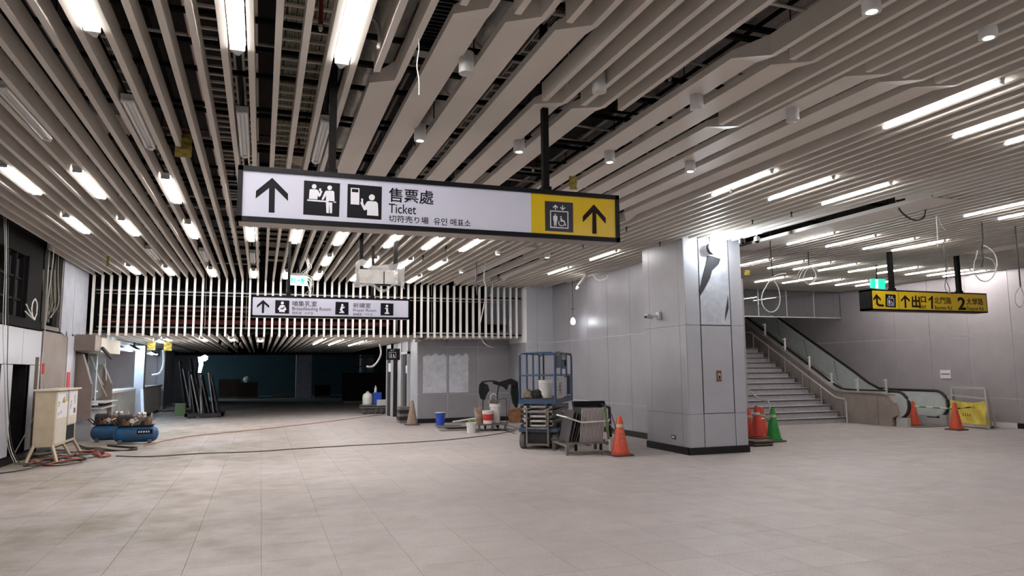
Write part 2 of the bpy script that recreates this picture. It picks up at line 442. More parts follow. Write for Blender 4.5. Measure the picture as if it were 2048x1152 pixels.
# lift door (side of the core)
d1 = struct(MB().box(4.47, 4.52, 22.75, 23.85, 0, 2.12).build('door_1', 'sign_grey_ink'))
MB().box(4.40, 4.50, 22.68, 22.76, 0, 2.55).box(4.40, 4.50, 23.84, 23.92, 0, 2.55).box(4.40, 4.50, 22.68, 23.92, 2.12, 2.20).build('door_frame', 'steel_white', d1)
MB().box(4.455, 4.47, 23.29, 23.31, 0, 2.1).build('door_seam', 'joint_dark', d1)
MB().box(4.45, 4.468, 22.95, 23.25, 1.5, 1.75).build('notice', 'paper', d1)
MB().box(4.44, 4.50, 22.76, 23.84, 2.20, 2.55).build('transom_panel', 'panel', d1)
d2 = struct(MB().box(4.30, 4.46, 25.0, 25.9, 0, 2.2).build('door_2', 'dark_metal'))
MB().box(4.26, 4.34, 24.93, 25.0, 0, 2.5).box(4.26, 4.34, 25.9, 25.97, 0, 2.5).box(4.26, 4.50, 24.93, 25.97, 2.2, 2.5).build('door_frame', 'steel_white', d2)
MB().box(4.28, 4.30, 25.2, 25.6, 1.55, 1.85).build('notice', 'paper', d2)

# column
CX0, CX1, CY0, CY1 = 7.49, 8.79, 11.55, 13.1
col = struct(MB().box(CX0+.02, CX1, CY0+.02, CY1, 0, 4.5).build('column', 'joint_dark'))
clad(col, 'panel', 'X', CX0+.02, [CY0+.004, CY0+.22, CY1-.24, CY1], ZS, g=.003)
clad(col, 'panel_light', 'Y', CY0+.02, [CX0, CX0+.33], ZS, g=.003)
clad(col, 'panel_light', 'Y', CY0+.02, [CX1-.27, CX1], ZS, g=.003)
clad(col, 'panel_light', 'Y', CY0+.02, [CX0+.34, CX1-.28], [.13, .74], g=.003)
clad(col, 'panel_light', 'Y', CY0+.02, [CX0+.34, CX1-.28], [.74, 2.40], g=.010, name='access_door')
clad(col, 'film', 'Y', CY0+.02, [CX0+.34, CX1-.28], [2.40, ZC+.15], g=.010, name='access_door')
MB().box(CX0-.015, CX1+.015, CY0-.015, CY0+.03, 0, .13).box(CX0-.015, CX0+.03, CY0, CY1, 0, .13).box(CX1, CX1+.02, CY0, CY1, 0, .13).build('skirting', 'skirting', col)
tp = [pix(x, y, Y=CY0-.004) for x, y in ((1424, 512), (1441, 518), (1437, 528), (1424, 541), (1420, 556), (1412, 572), (1400, 592), (1399, 580), (1404, 556), (1411, 530), (1414, 512))]
MB().prism(tp, (0, -.004, 0)).build('torn_film_shadow', 'joint_dark', col)
tp = [pix(x, y, Y=CY0-.004) for x, y in ((1456, 590), (1457, 616), (1450, 642), (1451, 628), (1454, 605))]
MB().prism(tp, (0, -.004, 0)).build('torn_film_shadow', 'joint_dark', col)
p = pix(1438, 752, Y=CY0)
MB().box(p.x-.05, p.x+.05, CY0-.012, CY0, p.z-.10, p.z+.10).build('call_plate', 'rust', col)
MB().box(p.x-.028, p.x+.028, CY0-.016, CY0-.012, p.z-.06, p.z+.05).build('call_plate_centre', 'cream', col)
MB().box(p.x-.016, p.x+.016, CY0-.02, CY0-.016, p.z-.05, p.z+.01).build('call_button', 'skirting', col)
p = pix(1347, 874, X=CX0)
MB().box(CX0-.006, CX0, p.y-.07, p.y+.07, p.z-.035, p.z+.035).build('small_plate', 'sign_black', col)
MB().box(CX0-.009, CX0-.006, p.y-.05, p.y+.05, p.z-.018, p.z+.018).build('small_plate_mark', 'white_plastic', col)
# narrow wall behind column, stairs hall side (hidden face)
struct(MB().box(8.5, 12.3, 18.9, 19.1, 0, 5.6).build('wall_back', 'panel'))

# right wall of the stairs hall
XR = 18.2
wr2 = struct(MB().box(XR, XR+.3, -5, 30, 0, 7).build('wall_right', 'panel_joint'))
ys = [19.08+1.2*k for k in range(6, -15, -1)]
clad(wr2, 'panel_warm', 'X', XR, ys, ZS[:3]+[ZC+.15])
clad(wr2, 'panel_warm', 'X', XR, [19.08+1.2*k for k in range(6, -1, -1)], [ZC+.16, 5.6, 6.6])
for a, b_ in ((-5, 13.12),):
    MB().box(XR-.05, XR, a, b_, 0, .13).build('skirting', 'skirting', wr2)
struct(MB().box(12.3, 18.6, 27, 27.3, 0, 7).build('wall_stairwell', 'panel_warm'))
struct(MB().box(12.3, 12.6, 16.5, 27, 0, 7).build('wall_stairwell', 'panel_warm'))
struct(MB().box(12.3, 18.6, 20.7, 27.3, 6.8, 7).build('ceiling', 'slat_lit_tone'))
struct(MB().box(12.3, 18.5, 18.95, 19.1, 4.3, 6.9).build('wall_bulkhead', 'panel_warm'))
# smoke curtain glass over the foot of the stairs
sm = struct(thing('smoke_curtain', 'x', 'x', (12.7, 18.8, 3.2))); del sm['category']; del sm['label']
for a in range(5):
    x0 = 12.7+a*1.1
    MB().box(x0+.01, x0+1.09, 18.795, 18.805, 3.22, 4.2).build('pane', 'curtain_glass', sm)
for a in range(6): MB().box(12.7+a*1.1-.012, 12.7+a*1.1+.012, 18.785, 18.815, 3.2, 4.2).build('glass_bar', 'steel_white', sm)
MB().box(12.7, 18.2, 18.785, 18.815, 3.185, 3.22).build('bottom_rail', 'steel_white', sm)

# left wall ---------------------------------------------------------------
XL = -4.15
wl = struct(MB().box(-4.5, XL-.02, -5, 13.0, 0, 5.6).box(-4.5, XL-.02, 13, 22, 4.2, 5.6).box(-4.5, XL-.06, 15.9, 22.2, 0, 2.5).box(-4.5, XL-.04, 17.4, 20.3, 2.5, 4.2).build('wall_left', 'far_dark'))
clad(wl, 'panel', 'X', XL-.02, [-5, -3, -1, 1, 3, 5, 7, 9, 11, 13.0], [.12, 2.43], side=1)
yA = pix(0, 735, X=XL).y; 
clad(wl, 'panel_light', 'X', XL-.02, [13.0, 14.6, 15.42], [1.76, 2.43], side=1)
clad(wl, 'panel_light', 'X', XL-.02, [14.35, 14.95], [.15, 1.76], side=1)
clad(wl, 'panel_light', 'X', XL-.02, [15.42, 16.6], [1.76, 2.43], side=1)
clad(wl, 'panel_light', 'X', XL-.02, [15.95, 16.6], [.15, 1.76], side=1)
MB().box(-4.7, XL-.03, 13, 16.6, 0, .12).build('skirting', 'skirting', wl)
struct(MB().box(-5.2, -5.0, 12, 17.3, 0, 5.6).build('wall_recess', 'concrete_dark'))
MB().box(-4.9, -4.82, 15.0, 15.95, 0, 1.76).build('recess_board', 'rust', wl)
# dark services opening high on the left: beam, frames, daylit void behind
MB().box(-4.35, XL-.02, 12.5, 16.6, 2.45, 2.62).build('sill_beam', 'strut', wl)
MB().box(-4.45, XL-.05, 12.5, 17.5, 3.78, 4.2).build('head_beam', 'strut', wl)
MB().box(-4.30, XL-.03, 15.55, 16.45, 2.62, 3.8).build('black_board', 'strut', wl)
for y in (14.0, 14.62, 15.05, 15.5):
    MB().box(-4.32, -4.24, y-.03, y+.03, 2.62, 3.8).build('frame_post', 'strut', wl)
for z in (2.95, 3.35):
    MB().box(-4.32, -4.26, 14.0, 15.5, z-.02, z+.02).build('frame_rail', 'strut', wl)
struct(MB().box(-5.0, -4.95, 12.8, 15.6, 2.6, 3.9).build('wall_void', 'window_glow'))
for k in range(9):
    MB().tube([(-4.85, 13+R_.random(), 2.7+.12*k), (-4.75, 15.5, 2.68+.13*k)], .02, 5).build('pipe', R_.choice(['conduit', 'rust', 'conduit']), wl)
# grey boards beside the upright slats, ragged lower edge
for a, (y0, y1) in enumerate(((17.9, 18.9), (18.92, 20.25))):
    pts = [(XL-.02, y0, 4.1), (XL-.02, y1, 4.1), (XL-.02, y1, 2.45), (XL-.02, (y0+y1)/2+.1, 2.40), (XL-.02, (y0+y1)/2, 2.56), (XL-.02, (y0+y1)/2-.12, 2.42), (XL-.02, y0, 2.50)]
    MB().prism(pts, (.03, 0, 0)).build('grey_board', 'panel_blue', wl)
# channels framing the cable riser
for y in (16.62, 17.75):
    MB().box(XL-.04, XL+.02, y-.04, y+.04, 2.5, 4.1).build('riser_channel', 'grey_metal', wl)
MB().box(XL-.04, XL+.02, 16.6, 17.8, 2.48, 2.56).build('riser_tray', 'grey_metal', wl)
# brown cladding below
MB().box(XL-.06, XL, 16.66, 17.7, .12, 2.45).build('brown_cladding', 'brown_board', wl)
MB().box(XL-.06, XL-.01, 17.72, 18.6, .12, 2.45).build('brown_cladding', 'brown_board', wl)
MB().box(XL-.06, XL, 18.62, 19.4, .12, 2.45).build('grey_cladding', 'panel_light', wl)
MB().box(XL-.06, XL+.012, 18.7, 18.95, 1.0, 1.62).build('red_marking', 'red_paint', wl)
MB().box(XL-.06, XL, 19.42, 22.2, .12, .8).build('white_cladding', 'panel_light', wl)
MB().box(XL-.07, XL+.02, 16.6, 22.6, 0, .12).build('skirting', 'skirting', wl)
# booth room behind the counters
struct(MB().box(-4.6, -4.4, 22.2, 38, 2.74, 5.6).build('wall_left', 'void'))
struct(MB().box(-7.2, -7.0, 22, 34, 0, 2.72).build('wall_booth', 'panel_warm'))
struct(MB().box(-7.2, -4.2, 22.0, 22.15, 0, 2.72).build('wall_booth', 'panel_warm'))
struct(MB().box(-8, -4.2, 33.9, 34.1, 0, 2.72).build('wall_booth', 'panel_warm'))
fascia = struct(MB().box(-4.3, -4.1, 22.0, 38, 2.28, 2.75).build('beam_fascia', 'panel_blue'))
# pillar at end of the counters and walls further on
pl = struct(MB().box(-4.6, -3.92, 34.0, 37.6, 0, 2.53).build('column', 'panel_joint'))
clad(pl, 'panel_blue', 'X', -3.92, [34.0, 35.2, 36.4, 37.6], [.15, .95, 2.5], side=1)
clad(pl, 'panel_blue', 'Y', 34.0, [-4.6, -3.9], [.15, .95, 2.5], side=-1)
struct(MB().box(-8.2, -8, 34, 52, 0, 3.2).build('wall_left', 'far_dark'))
struct(MB().box(-8, 8.3, 50.5, 50.8, 0, 3.2).build('wall_end', 'teal_wall'))
struct(MB().box(8.3, 8.5, 26, 52, 0, 3.2).build('wall_right', 'teal_wall'))
for x0, x1, y0 in ((2.0, 2.9, 45.0), (-4.9, -3.3, 42.5), (6.1, 6.9, 47.0)):
    struct(MB().box(x0, x1, y0, y0+.9, 0, 3.0).build('column', 'panel_blue'))
struct(MB().box(-8, 8.3, 38.2, 38.5, 2.42, 3.0).build('beam_far', 'far_dark'))
struct(MB().box(-8.2, 18.6, -5.3, -5, 0, 5.8).build('wall_rear', 'panel'))
# ================================================================ LAMPS
ORD = ['first', 'second', 'third', 'fourth', 'fifth', 'sixth', 'seventh', 'eighth', 'ninth', 'tenth']
def gapx(g): return sx(g)+.1225
def twin(lit):
    t = rel(thing('batten_lamp', 'x', 'lamp'))
    MB().prism([(-.058, 0, .075), (.058, 0, .075), (.058, 0, .05), (.016, 0, .012), (-.016, 0, .012), (-.058, 0, .05)], (0, 1.45, 0)).build('lamp_body', 'lamp_white', t)
    for x in (-.036, .036):
        MB().tube([(x, .03, .012), (x, 1.42, .012)], .016, 8).build('tube', 'tube' if lit else 'tube_off', t)
    MB().box(-.054, .054, 0, .02, -.004, .04).build('end_cap', 'lamp_white', t)
    MB().prism([(-.054, 1.43, 0), (.054, 1.43, 0), (.035, 1.47, 0), (.012, 1.53, 0), (-.012, 1.53, 0), (-.035, 1.47, 0)], (0, 0, .045)).build('end_cap', 'lamp_white', t)
    return t
protoL = twin(True); protoU = twin(False); first = {True: protoL, False: protoU}; usedp = set()
rows = [(-1.6, [(-8, 1), (1, 1), (10, 1), (19, 1), (28, 1)]), (1.3, [(-8, 1), (-4, 1), (1, 1), (6, 1), (10, 1)]), (4.17, [(-8, 1), (-4, 1), (1, 1), (6, 1), (10, 1)]), (7.03, [(-4, 0), (1, 0), (6, 0), (10, 0)]),
        (9.77, [(-8, 1), (-4, 1), (1, 1), (6, 1), (10, 1)]), (12.72, [(-8, 1), (-4, 1), (1, 1), (6, 1), (10, 1), (14, 1), (19, 1), (23, 1), (27, 1)]),
        (15.6, [(-4, 0), (1, 0), (6, 0), (14, 1), (19, 1), (23, 1), (27, 1)]), (18.35, [(-8, 1), (-4, 1), (1, 1), (6, 1), (10, 1), (14, 1), (19, 1), (27, 1)])]
for ri, (y, ls) in enumerate(rows):
    for li, (g, lit) in enumerate(ls):
        lit = bool(lit); t = first[lit] if lit not in usedp else dup(first[lit], (0, 0, 0)); usedp.add(lit)
        t.location = (gapx(g), y, ZC-.012)
        t['label'] = '%s twin-tube lamp, %s row from the camera, %s lamp from the booth wall' % ('glowing' if lit else 'unlit', ORD[ri], ORD[li])
        t['group'] = 'twin tube battens between the slats'
def single():
    t = rel(thing('strip_lamp', 'x', 'lamp'))
    MB().box(-.03, .03, 0, 1.27, .018, .055).build('lamp_body', 'lamp_white', t)
    MB().tube([(0, .03, .006), (0, 1.24, .006)], .017, 8).build('tube', 'tube', t)
    for y in (0, 1.25): MB().box(-.022, .022, y, y+.02, -.012, .02).build('end_cap', 'lamp_white', t)
    return t
ps = single(); n = 0
srows = [(-1.2, [5.9, 8.8, 11.7, 14.6]), (1.3, [5.9, 6.9, 7.9, 10.9, 12.6, 15.0]), (4.2, [5.92, 6.93, 7.8, 10.9, 12.5, 14.5]), (7.18, [5.95, 6.93, 7.93, 10.9, 11.75, 12.6]),
         (10.25, [9.9, 10.95, 11.85, 12.65]), (13.25, [7.05, 9.9, 10.97, 11.85, 12.7, 13.4, 14.45, 15.3, 16.25, 17.05, 17.75]), (15.75, [7.05, 13.4, 14.4, 15.35, 16.35, 17.2])]
for ri, (y, xs) in enumerate(srows):
    for li, x in enumerate(xs):
        t = ps if n == 0 else dup(ps, (0, 0, 0)); n += 1
        g = round((x-SX0)/SP-.63); t.location = (gapx(g), y, ZC-.010)
        t['label'] = 'glowing strip lamp on the stairs side, %s row from the camera, %s across' % (ORD[ri], (ORD+['eleventh'])[li])
        t['group'] = 'single tube strip lamps'
def down(lit):
    t = rel(thing('downlight', 'x', 'lamp'))
    MB().lathe([(.058, 0), (.062, .01), (.062, .17), (.05, .18)], n=20).build('can', 'lamp_white', t, smooth=True)
    MB().lathe([(.062, -.004), (.062, .004), (.042, .006), (.042, -.002)], n=20).build('rim', 'white_plastic', t)
    MB().lathe([(.040, -.003), (.030, -.006), (.001, -.007)], n=16).build('lens', 'down_glow' if lit else 'steel_white', t)
    return t
dl = {1: down(1), 0: down(0)}; ud = set()
for k, (x, y, lit, wh) in enumerate(((1.50, 5.35, 0, 'beside the near hanging string'), (1.50, 7.15, 1, 'over the middle of the big ticket sign'), (2.62, 7.2, 1, 'just before the right post of the big ticket sign'),
        (3.76, 7.25, 1, 'over the yellow end of the ticket sign'), (2.70, 5.37, 0, 'in the slats over the yellow half of the ticket sign'), (3.74, 5.45, 0, 'in the folded boards over the column'),
        (4.88, 7.3, 1, 'next to the blue-lit patch of boards'), (4.83, 5.45, 0, 'near where narrow slats end square'), (3.83, 3.52, 1, 'at the top edge of the view, left of the last one'),
        (4.96, 3.55, 1, 'nearest the top corner over the stairs side'), (4.60, 14.0, 1, 'far back beside the open ceiling bay'), (5.75, 14.1, 1, 'far back across the open ceiling bay'), (4.60, 16.9, 1, 'farthest back near the upright slats'))):
    t = dl[lit] if lit not in ud else dup(dl[lit], (0, 0, 0)); ud.add(lit); t.location = (x, y, 3.985)
    t['label'] = 'white cylinder downlight '+wh; t['group'] = 'cylinder downlights'

# ================================================================ SERVICES ABOVE THE SLATS
def ladder_tray(x0, x1, y0, y1, z, label, cables=0, step=.28):
    t = thing('cable_tray', label, 'cable tray', ((x0+x1)/2, y0, z))
    MB().box(x0, x0+.02, y0, y1, z, z+.09).build('side_rail', 'tray', t); MB().box(x1-.02, x1, y0, y1, z, z+.09).build('side_rail', 'tray', t)
    r0 = None; y = y0+.1
    while y < y1:
        if r0 is None: r0 = MB().box(x0+.02, x1-.02, y, y+.03, z, z+.02).build('rung', 'tray', t)
        else: o = r0.copy(); C.objects.link(o); o.location = (0, y-y0-.1, 0)
        y += step
    if cables:
        m = MB()
        for k in range(cables):
            xx = x0+.04+(x1-x0-.08)*k/(cables-1); zz = z+.025+R_.uniform(0, .02)
            m.tube([(xx+R_.uniform(-.008, .008), yy, zz) for yy in [y0+(y1-y0)*q/10 for q in range(11)]], R_.uniform(.006, .011), 4)
        o = m.build('cables', 'cable_mix', t); o['kind'] = 'stuff'
    return t
ladder_tray(.03, .49, 2.0, 19.8, 4.5, 'wide ladder tray packed with cables above the slats over the ticket sign', 30, .21)
ladder_tray(-.25, -.11, 2.0, 19.8, 4.45, 'narrow ladder tray between the packed tray and the empty tray', 0, .21)
ladder_tray(-.68, -.31, 2.0, 19.8, 4.5, 'empty ladder tray above the slats, booth side of the packed tray', 0, .2)
ladder_tray(-1.75, -1.45, 3.0, 19.8, 5.0, 'high narrow ladder tray in the dark over the slats by the booths', 8, .3)
ladder_tray(2.5, 2.95, 5.0, 16.0, 4.95, 'ladder tray above the folded boards beside the open void', 12)
def duct(x, z, r, y0, y1, m, label, bands=True):
    t = thing('air_duct', label, 'duct', (x, y0, z))
    n_ = int((y1-y0)/.5); pts = [(x+R_.uniform(-.01, .01), y0+(y1-y0)*k/n_, z+R_.uniform(-.01, .01)) for k in range(n_+1)]
    MB().tube(pts, r, 16).build('duct_body', m, t, smooth=True)
    if bands:
        b0 = None
        for k in range(int((y1-y0)/1.2)):
            yb = y0+.6+1.2*k
            MB().tube([(x, yb, z), (x, yb+.05, z)], r+.012, 16).build('duct_collar', 'tray', t)
duct(.98, 4.72, .18, 2.0, 12.0, 'foil', 'foil-wrapped round duct rising along the first folded board')
duct(1.95, 4.8, .17, 2.0, 9.0, 'foil', 'foil-wrapped round duct above the second folded board')
duct(4.55, 4.85, .33, 3.5, 8.0, 'duct', 'large grey duct in the wide open slot between slats')
duct(4.25, 4.68, .20, 7.0, 13.0, 'foil', 'crumpled foil duct in the middle of the open slot')
duct(5.4, 5.15, .25, 3.0, 10.5, 'foil', 'higher foil duct deep in the open slot')
duct(5.75, 4.62, .24, 14.2, 19.5, 'foil', 'bright foil duct showing in the far open ceiling bay')
duct(-2.9, 5.0, .22, 3.0, 19.0, 'duct', 'dull grey duct in the dark over the booth-side slats')
# slotted supply box over slats 11-14
t = thing('slot_diffuser', 'grey slotted air box above the slats near the foil duct', 'vent', (1.35, 4.6, 4.6))
MB().box(1.18, 1.52, 2.6, 6.4, 4.55, 4.85).build('box', 'duct', t)
s0 = None
for k in range(54):
    if s0 is None: s0 = MB().box(1.22, 1.48, 2.7, 2.73, 4.535, 4.55).build('slot', 'strut', t)
    else: o = s0.copy(); C.objects.link(o); o.location = (0, .066*k, 0)
for x, y in ((-1.65, 8.6), (2.9, 9.6)):
    t = thing('louvre_vent', 'grey louvred air vent above the slats by the yellow tag' if x < 0 else 'grey louvred vent above slats behind the big sign', 'vent', (x, y, 4.4))
    MB().box(x-.2, x+.2, y, y+.7, 4.42, 4.6).build('box', 'duct', t)
    s0 = None
    for k in range(9):
        if s0 is None: s0 = MB().box(x-.19, x-.175, y+.02, y+.68, 4.405, 4.42).build('louvre', 'tray', t)
        else: o = s0.copy(); C.objects.link(o); o.location = (.044*k, 0, 0)
# pipes
pm = ['conduit', 'strut', 'red_pipe', 'conduit', 'tray', 'strut', 'conduit']
mcol = {'conduit': 'grey', 'strut': 'black', 'red_pipe': 'red', 'tray': 'pale'}
NUM = ORD+['eleventh', 'twelfth', 'thirteenth', 'fourteenth', 'fifteenth', 'sixteenth', 'seventeenth', 'eighteenth', 'nineteenth', 'twentieth', 'twenty-first', 'twenty-second', 'twenty-third', 'twenty-fourth', 'twenty-fifth', 'twenty-sixth']
num = lambda k: NUM[k]
longs = []
for k in range(26):
    x = R_.uniform(-3.9, 7.6); z = R_.uniform(4.45, 5.4)
    if 3.1 < x < 3.8: z = R_.uniform(4.6, 5.3)
    o = MB().tube([(x, R_.uniform(1, 6), z), (x, R_.uniform(12, 20), z)], R_.uniform(.012, .035), 8).build('service_pipe', pm[k % 7], smooth=True)
    o['_k'] = x; longs.append(o)
for k, o in enumerate(sorted(longs, key=lambda q: q['_k'])):
    del o['_k']; c_ = {v: kk for kk, v in ((kk, M[kk]) for kk in mcol)}[o.data.materials[0]]
    tag(o, '%s pipe running lengthwise above the slats, %s from the booth wall' % (mcol[c_], num(k)), 'pipe', 'lengthwise pipes above the slats')
for k in range(22):
    y = 2.2+.85*k; z = R_.uniform(4.35, 5.2); x = R_.uniform(-4, 0)
    o = MB().tube([(x, y, z), (x+R_.uniform(3, 7), y, z)], R_.uniform(.012, .03), 8).build('cross_pipe', pm[(k*3) % 7], smooth=True)
    tag(o, '%s pipe crossing over the slats, %s of the crossing pipes from the camera' % (mcol[pm[(k*3) % 7]], num(k)), 'pipe', 'pipes crossing above the slats')
m = MB()
for k in range(16):
    y = 2.4+1.15*k; m.bar((-4.0, y, 4.42), (7.8 if k > 6 else 5.4, y, 4.42), .04, .04)
o = m.build('strut_channels', 'strut'); tag(o, 'black strut channels crossing above the slats', 'strut', kind='stuff')
# pipes in the dark void behind the upright slats
for k, (z, r, mt, y) in enumerate(((3.74, .02, 'cable_white', 20.9), (3.66, .014, 'conduit', 20.95), (3.30, .03, 'red_pipe', 21.6), (3.02, .045, 'red_pipe', 21.9), (2.92, .015, 'red_pipe', 21.4), (3.5, .03, 'conduit', 22.6), (2.80, .02, 'conduit', 21.2), (3.12, .02, 'rust', 21.3))):
    o = MB().tube([(-4.1, y, z), (7.4 if k < 2 else 4.3-.2*k, y, z)], r, 8).build('void_pipe', mt, smooth=True)
    tag(o, ('white conduit line, ' if mt == 'cable_white' else 'red sprinkler pipe, ' if mt == 'red_pipe' else 'brown pipe, ' if mt == 'rust' else 'grey pipe, ')+('%s up from the low ceiling, behind the upright slats' % {0: 'topmost', 1: 'just below the white line', 2: 'thick and middle height', 3: 'thickest, lower', 4: 'thin and low', 5: 'high and deep', 6: 'lowest of all', 7: 'thin between the red ones'}[k]), 'pipe')
for k in range(9):
    x = -3.6+1.05*k
    o = MB().tube([(x, 21.1, 5.0), (x+.02, 21.1, 2.75)], .012, 5).build('drop_rod', 'conduit'); tag(o, 'thin upright rod in the void behind the upright slats', 'rod', 'rods behind the upright slats')

# red drops, yellow tags, strings
def drop(x, y, h, label, z=ZC-.02, Z=None):
    p = pix(x, y, Z=z); 
    t = thing('sprinkler_drop', label, 'sprinkler', (p.x, p.y, p.z))
    MB().tube([(p.x, p.y, p.z+h), (p.x, p.y, p.z+.05)], .018, 8).build('pipe', 'red_pipe', t)
    MB().lathe([(.012, 0), (.02, .02), (.014, .05)], (p.x, p.y, p.z), 8).build('head', 'steel_white', t)
drop(641, 62, .32, 'red sprinkler drop pipe near the top edge beside the big bright batten', 4.2)
drop(240, 395, .25, 'red sprinkler drop, nearest of the booth-side three', 4.12); drop(284, 440, .25, 'red sprinkler drop, middle of the booth-side ones', 4.12)
drop(312, 485, .25, 'red sprinkler drop, third back on the booth side', 4.12); drop(342, 527, .25, 'red sprinkler drop close to the upright slats', 4.12)
drop(1066, 343, .28, 'red sprinkler drop just before the right post of the ticket sign', 4.12); drop(1340, 163, .2, 'red sprinkler drop in the open slot among the ducts', 4.3)
drop(597, 312, .3, 'red sprinkler drop with white plate above the ticket sign', 4.3)
def ytag(px, wd, ht, label, Zt):
    p = pix(*px, Z=Zt); m = MB(); n_ = 6
    vs = []; fs = []
    for j in range(n_+1):
        for i in range(4):
            vs.append((p.x-wd/2+wd*i/3, p.y+.012*math.sin(j*2.1+i*1.7), p.z-ht*j/n_))
    for j in range(n_):
        for i in range(3): fs.append((j*4+i, j*4+i+1, j*4+5+i, j*4+4+i))
    vs2 = [(a, b+.006, c) for a, b, c in vs]; k = len(vs)
    m.add(vs, fs); m.add(vs2, [f[::-1] for f in fs])
    tag(m.build('yellow_tag', 'yellow_tag', loc=p), label, 'tag')
ytag((368, 268), .17, .26, 'yellow film tag hanging over the booth-side slats', 4.2)
ytag((1146, 352), .10, .17, 'yellow film tag hanging right over the yellow end of the ticket sign', 4.0)
ytag((216, 512), .05, .22, 'narrow yellow tag among the farther booth-side slats', 4.05)
ytag((1494, 540), .16, .13, 'small yellow tag seen beside the column top edge', 4.0)
ytag((303, 683), .22, .26, 'yellow tag under the low ceiling, nearer the booths', 2.53)
ytag((336, 683), .22, .28, 'yellow tag under the low ceiling beside the curved white hose', 2.53)

# ================================================================ HANGING SIGNS
def plate(px, Y, t, m, par, name, dy=0):
    return MB().prism([pix(x, y, Y=Y)+Vector((0, -dy, 0)) for x, y in px], (0, -t, 0)).build(name, m, par)
def circ(cx, cy, r, n=14): return [(cx+r*math.cos(2*math.pi*k/n), cy+r*math.sin(2*math.pi*k/n)) for k in range(n)]
def Z6(q, s, ox, oy): return [(ox+x/s, oy+y/s) for x, y in q]
def sign(label, Y, x0, x1, z0, z1, dep, ink, under='sign_under'):
    t = thing('hanging_sign', label, 'sign', ((x0+x1)/2, Y, z0)); b = .04
    MB().box(x0, x1, Y-.02, Y+dep, z1-b, z1).box(x0, x1, Y-.02, Y+dep, z0, z0+b).box(x0, x0+b, Y-.02, Y+dep, z0, z1).box(x1-b, x1, Y-.02, Y+dep, z0, z1).box(x0+.01, x1-.01, Y+.012, Y+dep-.01, z0+.01, z1-.01).build('sign_box', 'sign_black', t)
    MB().box(x0+.015, x1-.015, Y+.0, Y+dep-.015, z0-.004, z0).build('underside', under, t)
    return t
def postpair(t, xs, Y, z0, m='strut', wd=.06):
    for x in xs:
        MB().box(x-wd/2, x+wd/2, Y-wd/2, Y+wd/2, z0, 5.0).build('post', m, t)
        MB().box(x-wd/2-.015, x+wd/2+.015, Y-wd/2-.015, Y+wd/2+.015, z0, z0+.06).build('post_collar', m, t)
# ---- ticket sign
YS = 6.1
t = sign('large white and yellow hanging sign with ticket pictograms and a lift arrow', YS, -.225, 3.245, 2.815, 3.275, .22, 'sign_ink'); T1 = t
e = pix(1062, 440, Y=YS).x
MB().box(-.185, e, YS-.006, YS+.01, 2.855, 3.235).build('white_face', 'sign_white', t)
MB().box(e, 3.205, YS-.006, YS+.01, 2.855, 3.235).build('yellow_face', 'sign_yellow', t)
postpair(t, (pix(664, 335, Y=YS+.1).x, pix(1091, 380, Y=YS+.1).x), YS+.1, 3.27)
S1 = lambda q: Z6(q, 6.606, 470, 320)
plate(S1([(492, 238), (700, 450), (700, 545), (528, 372), (522, 700), (444, 695), (450, 372), (272, 512), (277, 412)]), YS, .002, 'sign_ink', t, 'arrow', .006)
def person(g, sub, Y, dy, m='pict_white'):
    for k, q in enumerate(sub): MB().prism([pix(x, y, Y=Y)+Vector((0, -dy, 0)) for x, y in q], (0, -.0015, 0)).build('figure', m, g)
g = plate(S1([(912, 272), (1387, 312), (1375, 754), (900, 722)]), YS, .002, 'sign_ink', t, 'pictogram', .006)
person(g, [S1(circ(1045, 353, 31)), S1([(985, 395), (1000, 388), (1080, 393), (1100, 410), (1118, 445), (1128, 420), (1112, 412), (1110, 380), (1136, 378), (1138, 408), (1155, 418), (1128, 482), (1108, 492), (1092, 470), (1088, 522), (975, 515)]),
           S1([(955, 522), (1335, 552), (1332, 570), (952, 542)]), S1(circ(1250, 370, 31)), S1([(1200, 408), (1295, 410), (1310, 425), (1314, 560), (1284, 566), (1280, 706), (1250, 706), (1244, 570), (1238, 704), (1206, 702), (1200, 555), (1202, 470), (1166, 530), (1142, 526), (1185, 425)])], YS, .008)
g = plate(S1([(1488, 318), (1940, 356), (1932, 792), (1478, 760)]), YS, .002, 'sign_ink', t, 'pictogram', .006)
person(g, [S1([(1528, 370), (1643, 378), (1640, 595), (1526, 586)]), S1(circ(1806, 497, 40)), S1([(1765, 545), (1860, 552), (1885, 575), (1893, 742), (1742, 732), (1745, 655), (1718, 668), (1700, 664), (1652, 565), (1668, 555), (1664, 512), (1690, 514), (1690, 565), (1708, 612), (1740, 555)])], YS, .008)
MB().prism([pix(x, y, Y=YS)+Vector((0, -.0096, 0)) for x, y in S1([(1543, 384), (1628, 390), (1627, 433), (1543, 427)])], (0, -.001, 0)).build('screen', 'sign_ink', g)
def words(txt, m, t, Y, bx, name='lettering', dy=.0075, bold=0, free=False):
    """bx = x0,y0 (lower left px), x1,y1 (upper right px)"""
    a = pix(bx[0], bx[1], Y=Y); b_ = pix(bx[2], bx[3], Y=Y)
    return lettering(txt, m, t, (a.x, Y-dy, a.z), (1, 0, 0), (0, 0, 1), width=None if free else b_.x-a.x, height=b_.z-a.z, bold=bold)
words('售票處', 'sign_ink', t, YS, (777, 404, 867, 382), bold=.012); words('Ticket', 'sign_ink', t, YS, (777, 426, 832, 411), bold=.008)
words('切符売り場', 'sign_ink', t, YS, (777, 444, 857, 435), bold=.01); words('유인 매표소', 'sign_ink', t, YS, (867, 450, 941, 440), bold=.01)
